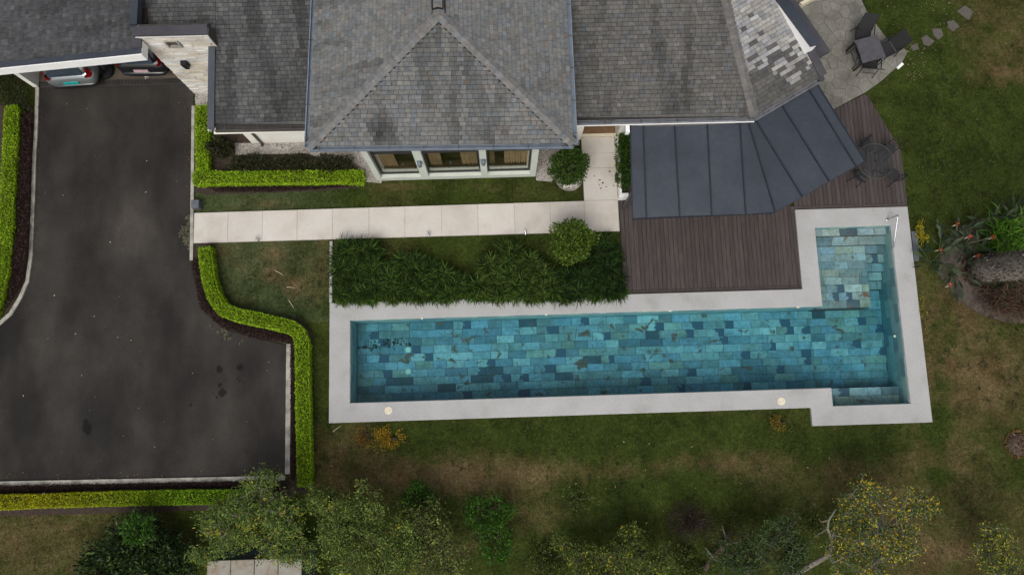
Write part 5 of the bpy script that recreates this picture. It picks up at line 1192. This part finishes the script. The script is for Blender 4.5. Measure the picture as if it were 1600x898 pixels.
# ---------------------------------------------------------------- yellow low shrubs
YL = [(176,138,30),(196,158,40),(142,112,30),(110,96,34),(210,176,60)]
def low(px,py,rx,ry,n,lb,cols=YL,h=.28,size=(.03,.06),name='yellow_shrub',cat='shrub',group='low yellow plants by the pool'):
    shrub(name,lb,cat,U(px,py,.1),(rx,ry),h,n,cols,size=size,shell=.9,group=group,holes=.44,jit=.25)
low(606,684,.55,.42,2600,'golden yellow low plant below the west end of coping'); low(568,683,.42,.32,1000,'thin ochre low plant left of the golden one',cols=[(130,100,40),(108,86,40),(150,116,44)])
low(1217,661,.35,.28,800,'small ochre low plant near the coping notch',cols=[(130,108,36),(104,92,34),(150,126,44)])
low(1440,364,.22,.45,1100,'bright yellow flowering plant beside the stone step',cols=[(206,184,34),(186,168,30),(120,120,40)]); low(1441,480,.12,.5,400,'sparse yellow weeds along the east coping',cols=[(150,140,36),(110,110,36)])
# ---------------------------------------------------------------- trees along the bottom
def tree(name, lb, base, h, tips, nl, cols, wt=None, size=(.05,.11), asp=.34, group=None, bark='bark', bloom=None, bp=.0, lum=1.18, cr=.55, tw=17, tr=.10, cat='tree', spread=.075, dens=1.0):
    """tapered trunk, limbs to each tip area, twigs, and leaf clusters on the twigs with gaps between"""
    o = empty(name,(base[0],base[1],0)); b = Vector((0,0,0)); mb = MB()
    h *= .68; fork = Vector((rng.normal()*.12, rng.normal()*.12, h*.32)); mb.tube([b, fork*.5+Vector((.03,.02,0)), fork], [tr, tr*.8, tr*.65], 9)
    TP = []; 
    for (px,py,z,rr) in tips:
        z *= .68; e = Vector(U3(px,py,z)) - Vector((base[0],base[1],0)); m_ = fork.lerp(e,.5)+Vector((rng.normal()*.15,rng.normal()*.15,.12)); mb.tube([fork,m_,e],[tr*.5,tr*.32,tr*.14],7)
        for k in range(tw):
            s0 = m_.lerp(e,rng.uniform(.35,1)); d = Vector(rng.normal(size=3)); d.z = d.z*.6+.15; d = d.normalized()*rr*rng.uniform(.5,1.35); t_ = s0+d; mb.tube([s0,s0.lerp(t_,.5)+Vector(rng.normal(size=3))*.05,t_],[tr*.12,tr*.08,tr*.03],5)
            for q_ in (.3,.45,.6,.72,.84,.94,1.02): TP.append(tuple(s0.lerp(t_,q_)+Vector(rng.normal(size=3))*.03))
            for _s in range(2):
                s1 = s0.lerp(t_,rng.uniform(.35,.8)); t1 = s1+Vector(rng.normal(size=3))*rr*.28; mb.tube([s1,t1],[tr*.05,tr*.02],4)
                for q_ in (.5,.8,1.0): TP.append(tuple(s1.lerp(t1,q_)))
    mb.build('trunk',bark,o,smooth=True)
    TP = np.array(TP); n = int(nl*dens); k = rng.integers(0,len(TP),n); P = TP[k]+rng.normal(size=(n,3))*spread*np.array([1,1,.7]); P[:,2] = np.maximum(P[:,2],.05)
    tone = (1+rng.normal(size=len(TP))*.30).clip(.4,1.8)[k][:,None]; D = rng.normal(size=(n,3)); D[:,2] = D[:,2]*.6+.1
    col = palette(n,cols,wt,.22)*tone*lum
    if bloom:
        isb = rng.random(len(TP)) < bp; m_ = isb[k] & (rng.random(n) < .62); col[m_] = palette(int(m_.sum()), bloom, None, .15)
    leaves('crown', P, D, rng.uniform(*size,n), asp, col, o); tag(o, lb, cat, group); return o
YB = [(176,166,40),(190,180,52),(150,142,40)]
OLV = [(80,100,36),(96,114,44),(62,82,30),(112,122,54),(48,66,24)]; OW = [4,4,4,2,3]
GT = 'trees along the bottom edge'
tree('wattle_tree','large loose olive green tree overlapping the lower driveway corner', U(455,805), 4.0, [(405,760,3.4,.75),(440,800,3.6,.7),(380,800,3.3,.7),(345,840,3.0,.65),(420,850,3.2,.6),(470,870,3.0,.6),(330,800,2.6,.5),(310,870,2.6,.35)], 17000, OLV, OW, group=GT, bloom=YB, bp=.07, lum=1.42)
tree('wattle_tree','olive green tree at bottom centre left behind the hedge end', U(560,800), 3.6, [(520,790,3.0,.65),(560,790,3.2,.65),(515,830,3.2,.7),(570,840,3.2,.7),(620,830,3.0,.65),(540,885,3.2,.7),(600,885,3.1,.7),(490,780,2.6,.45),(640,870,2.8,.6)], 16500, [(74,92,34),(92,108,44),(58,76,28),(108,118,52)], [4,4,4,2], group=GT, bark='darkbark', bloom=YB, bp=.05, lum=1.35)
tree('wattle_tree','green spreading tree between the two bright shrubs', U(680,830), 3.0, [(660,820,2.6,.6),(700,850,2.6,.6),(650,880,2.7,.6),(705,890,2.6,.6),(680,800,2.0,.4)], 5200, [(72,86,36),(90,102,46),(58,72,30),(120,122,56)], None, group=GT, bark='darkbark')
tree('blossom_tree','tree with yellow blossom clusters at lower right', U(1350,830), 3.8, [(1330,770,3.2,.55),(1320,800,3.0,.5),(1345,755,3.1,.35),(1410,790,3.3,.6),(1440,775,3.2,.45),(1455,790,3.2,.35),(1365,830,3.4,.6),(1330,850,3.2,.55),(1410,840,3.2,.6),(1300,880,3.2,.55),(1360,885,3.4,.6),(1420,870,3.2,.5),(1300,835,2.8,.4)], 9000, [(66,88,42),(82,104,54),(52,72,34)], [4,4,4], size=(.05,.10), asp=.36, group=GT, tw=14, spread=.07, bloom=[(196,170,30),(212,186,44),(170,148,30)], bp=.42, lum=1.3)
tree('blossom_tree','small yellow blossoming tree at the bottom right corner', U(1540,850), 2.8, [(1545,830,2.4,.4),(1560,850,2.4,.4),(1530,870,2.4,.4),(1575,880,2.4,.45),(1550,890,2.4,.4)], 4200, [(70,88,40),(56,72,32)], [3,3], size=(.05,.10), group=GT, bloom=YB, bp=.45)
tree('blossom_tree','scrubby tree with small yellow flowers at bottom centre', U(990,860), 2.2, [(900,880,1.6,.5),(950,870,1.8,.5),(1000,860,1.8,.5),(1040,880,1.8,.5),(985,835,1.5,.35),(880,850,1.2,.35),(920,900,1.6,.5),(1010,900,1.7,.5)], 10500, [(70,84,32),(88,104,40),(54,68,26),(104,112,46)], [4,3,4,2], group=GT, bark='darkbark', bloom=YB, bp=.08)
tree('scrub_tree','dark green tree with pale bare branches below the pool steps', U(1200,850), 2.6, [(1180,850,2.2,.55),(1220,830,2.2,.5),(1230,880,2.3,.5),(1170,890,2.2,.5),(1250,860,2.2,.45),(1130,880,2.0,.45)], 9000, [(46,66,28),(38,56,24),(58,80,32),(70,80,38)], None, group=GT)
fern_c = [(58,96,22),(46,82,18),(72,112,30)]
shrub('leafy_shrub','bright green upright shrub left of lower centre','shrub',U(655,790,.5),(.55,.75),1.1,2600,fern_c,size=(.06,.11),group='bright green shrubs on the lower lawn',holes=.38)
shrub('leafy_shrub','tall bright green shrub at lower centre','shrub',U(762,800,.5),(.75,.6),1.2,2600,fern_c,size=(.06,.11),group='bright green shrubs on the lower lawn',holes=.40)
shrub('leafy_shrub','lower bright green shrub below the tall one','shrub',U(775,845,.5),(.5,.75),1.0,1900,fern_c,size=(.06,.11),group='bright green shrubs on the lower lawn',holes=.40)
GR = [(44,62,30),(34,50,26),(58,80,36),(72,96,40),(96,116,52)]
for px,py,r,h,nn,lb in ((215,850,1.0,1.3,4200,'dark broad leaved shrub above the others at bottom left'),(160,885,.8,1.1,2800,'dark broad leaved shrub at bottom left corner side'),(260,880,.85,1.3,3200,'dark broad leaved shrub beside the masonry block')):
    shrub('broadleaf_shrub',lb,'shrub',U(px,py,.6),r,h,nn,GR,[4,4,3,1.5,.8],size=(.09,.18),aspect=.36,shell=.6,group='dark shrubs at bottom left',holes=.36)
shrub('broadleaf_shrub','fresh green tuft on top of the bottom left shrubs','shrub',U(215,828,1.2),.42,.5,700,[(72,116,32),(58,100,28)],size=(.10,.18),aspect=.25,z0=.9,group='dark shrubs at bottom left')
shrub('dry_shrub','dark brown twiggy dry shrub above the fallen log','shrub',U(1078,815,.4),(.75,.6),.9,3200,[(48,36,34),(60,46,42),(36,30,26),(74,58,48)],size=(.05,.14),aspect=.12,shell=.9)
for px,py,r,nn,lb in ((860,875,.9,2600,'low green scrub at the bottom edge left of centre'),(1080,880,.8,2400,'low green scrub around the fallen log'),(1275,815,.6,1300,'low dark scrub left of the blossom tree'),(905,780,.6,500,'thin weeds on the lower lawn at centre')):
    shrub('low_scrub',lb,'shrub',U(px,py,.2),(r,r*.7),.5,nn,[(62,80,30),(48,64,24),(84,98,40),(100,104,44)],size=(.05,.10),shell=.9,group='low scrub along the bottom',holes=.42)
lg = empty('fallen_log',(*U(1120,862,.1),0),RAD(52)); tag(lg,'pale weathered fallen log with broken branches in the scrub','log')
MB().tube([(-.75,0,.10),(-.3,.05,.15),(.2,-.03,.16),(.8,.06,.22)],[.08,.10,.09,.05],10).build('log','darkbark',lg,smooth=True)
for a_, b_ in (((-.2,0,.2),(-.1,.5,.4)),((.3,0,.2),(.7,-.35,.35)),((.5,.03,.2),(.75,.4,.4))): MB().tube([a_, b_],[.035,.012],6).build('branch','bark',lg)
db = empty('bare_branch',(*U(1225,905,.3),0)); tag(db,'curved bare pale branch reaching up left of the blossom tree','branch')
pb = [Vector(U3(x,y,z))-db.location for x,y,z in ((1225,905,.6),(1262,885,1.0),(1296,866,1.4),(1300,845,1.7),(1293,825,1.9),(1295,812,2.1),(1306,795,2.3))]
MB().tube(pb,[.11,.09,.07,.05,.035,.025,.012],8).build('limb','bark',db,smooth=True)
for a_, b_ in ((3,(1303,829,2.0)),(4,(1272,839,2.0)),(5,(1282,815,2.2))): MB().tube([pb[a_], Vector(U3(*b_))-db.location],[.02,.008],6).build('twig','bark',db)
# ---------------------------------------------------------------- weeds in the turf
def weeds():
    P = np.concatenate([inpoly(240, poly([(490,670),(1600,670),(1600,895),(490,895)])), inpoly(120, poly([(1420,140),(1600,60),(1600,330),(1430,320)])), inpoly(60, poly([(1450,480),(1600,500),(1600,660),(1470,650)])), inpoly(40, poly([(345,390),(510,385),(510,490),(380,480)]))])
    k = np.repeat(np.arange(len(P)), 26); n = len(k); r = rng.gamma(2.0,.045,len(P))[k]; a = rng.uniform(0,6.28,n); q = np.sqrt(rng.random(n))*r
    Q = np.stack([P[k,0]+q*np.cos(a), P[k,1]+q*np.sin(a), rng.uniform(.02,.06,n)],1); tone = rng.uniform(.6,1.3,len(P))[k][:,None]
    o = leaves('weeds', Q, np.stack([np.cos(a),np.sin(a),rng.uniform(.2,1.0,n)],1), rng.uniform(.03,.07,n), .4, palette(n,[(58,76,28),(46,62,24),(78,88,36),(104,96,58)],[4,4,2,1.5],.2)*tone); tag(o, 'small weed tufts growing through the lawn', kind='stuff')
weeds()
# ---------------------------------------------------------------- litter
def litter(n, pgs, cols, size, lb, name='fallen_leaves', z=.03):
    P = np.concatenate([inpoly(max(2,n//len(pgs)), pg) for pg in pgs]); n = len(P); a = rng.uniform(0,6.28,n)
    o = leaves(name, np.concatenate([P,np.full((n,1),z)],1), np.stack([np.cos(a),np.sin(a),rng.uniform(.05,.3,n)],1), rng.uniform(*size,n), .55, palette(n,cols,None,.15)); tag(o, lb, kind='stuff')
litter(70, [drive_pg], [(176,168,150),(150,140,110),(120,112,90)], (.03,.08), 'scattered pale fallen leaves on the asphalt')
litter(260, [poly([(285,150),(301,150),(301,330),(292,330)]), poly([(60,140),(70,140),(64,420),(54,420)]), poly([(0,738),(440,735),(440,745),(0,751)])], [(92,72,54),(74,58,46),(120,100,74)], (.03,.07), 'brown leaf litter along the asphalt edges')
litter(10, [poly([(920,220),(965,220),(965,300),(930,300)])], [(58,44,36),(70,52,40)], (.06,.10), 'few dark leaves on the entry path', z=.055)
litter(160, [poly([(1360,0),(1500,0),(1500,60),(1440,130),(1400,90)]), poly([(1400,60),(1450,70),(1440,130),(1410,120)])], [(150,138,104),(124,106,72),(168,158,130)], (.03,.06), 'pale fallen leaves on the lawn by the patio')
litter(90, [poly([(480,680),(1600,690),(1600,890),(480,890)])], [(150,136,96),(170,150,110)], (.04,.09), 'pale fallen leaves on the lower lawn')
for k,(x0,y0,x1,y1,lb) in enumerate(((429,422,443,430,'pale dry twig on the small lawn, uppermost of three'),(448,448,461,450,'pale dry twig on the bare patch of small lawn'),(451,469,459,481,'pale dry twig on the small lawn nearest the hedge'),(520,674,533,665,'pale dry twig on the lawn below the coping corner'))):
    a_, b_ = U3(x0,y0,.04), U3(x1,y1,.05); o = empty('dry_twig',(a_[0],a_[1],0)); tag(o, lb, 'twig', 'dry twigs on the lawn')
    MB().tube([(0,0,.03),((b_[0]-a_[0])*.5,(b_[1]-a_[1])*.5+.01,.05),(b_[0]-a_[0],b_[1]-a_[1],.04)],[.012,.010,.005],6).build('stick',pmat_cache('twig',(196,184,150)),o)
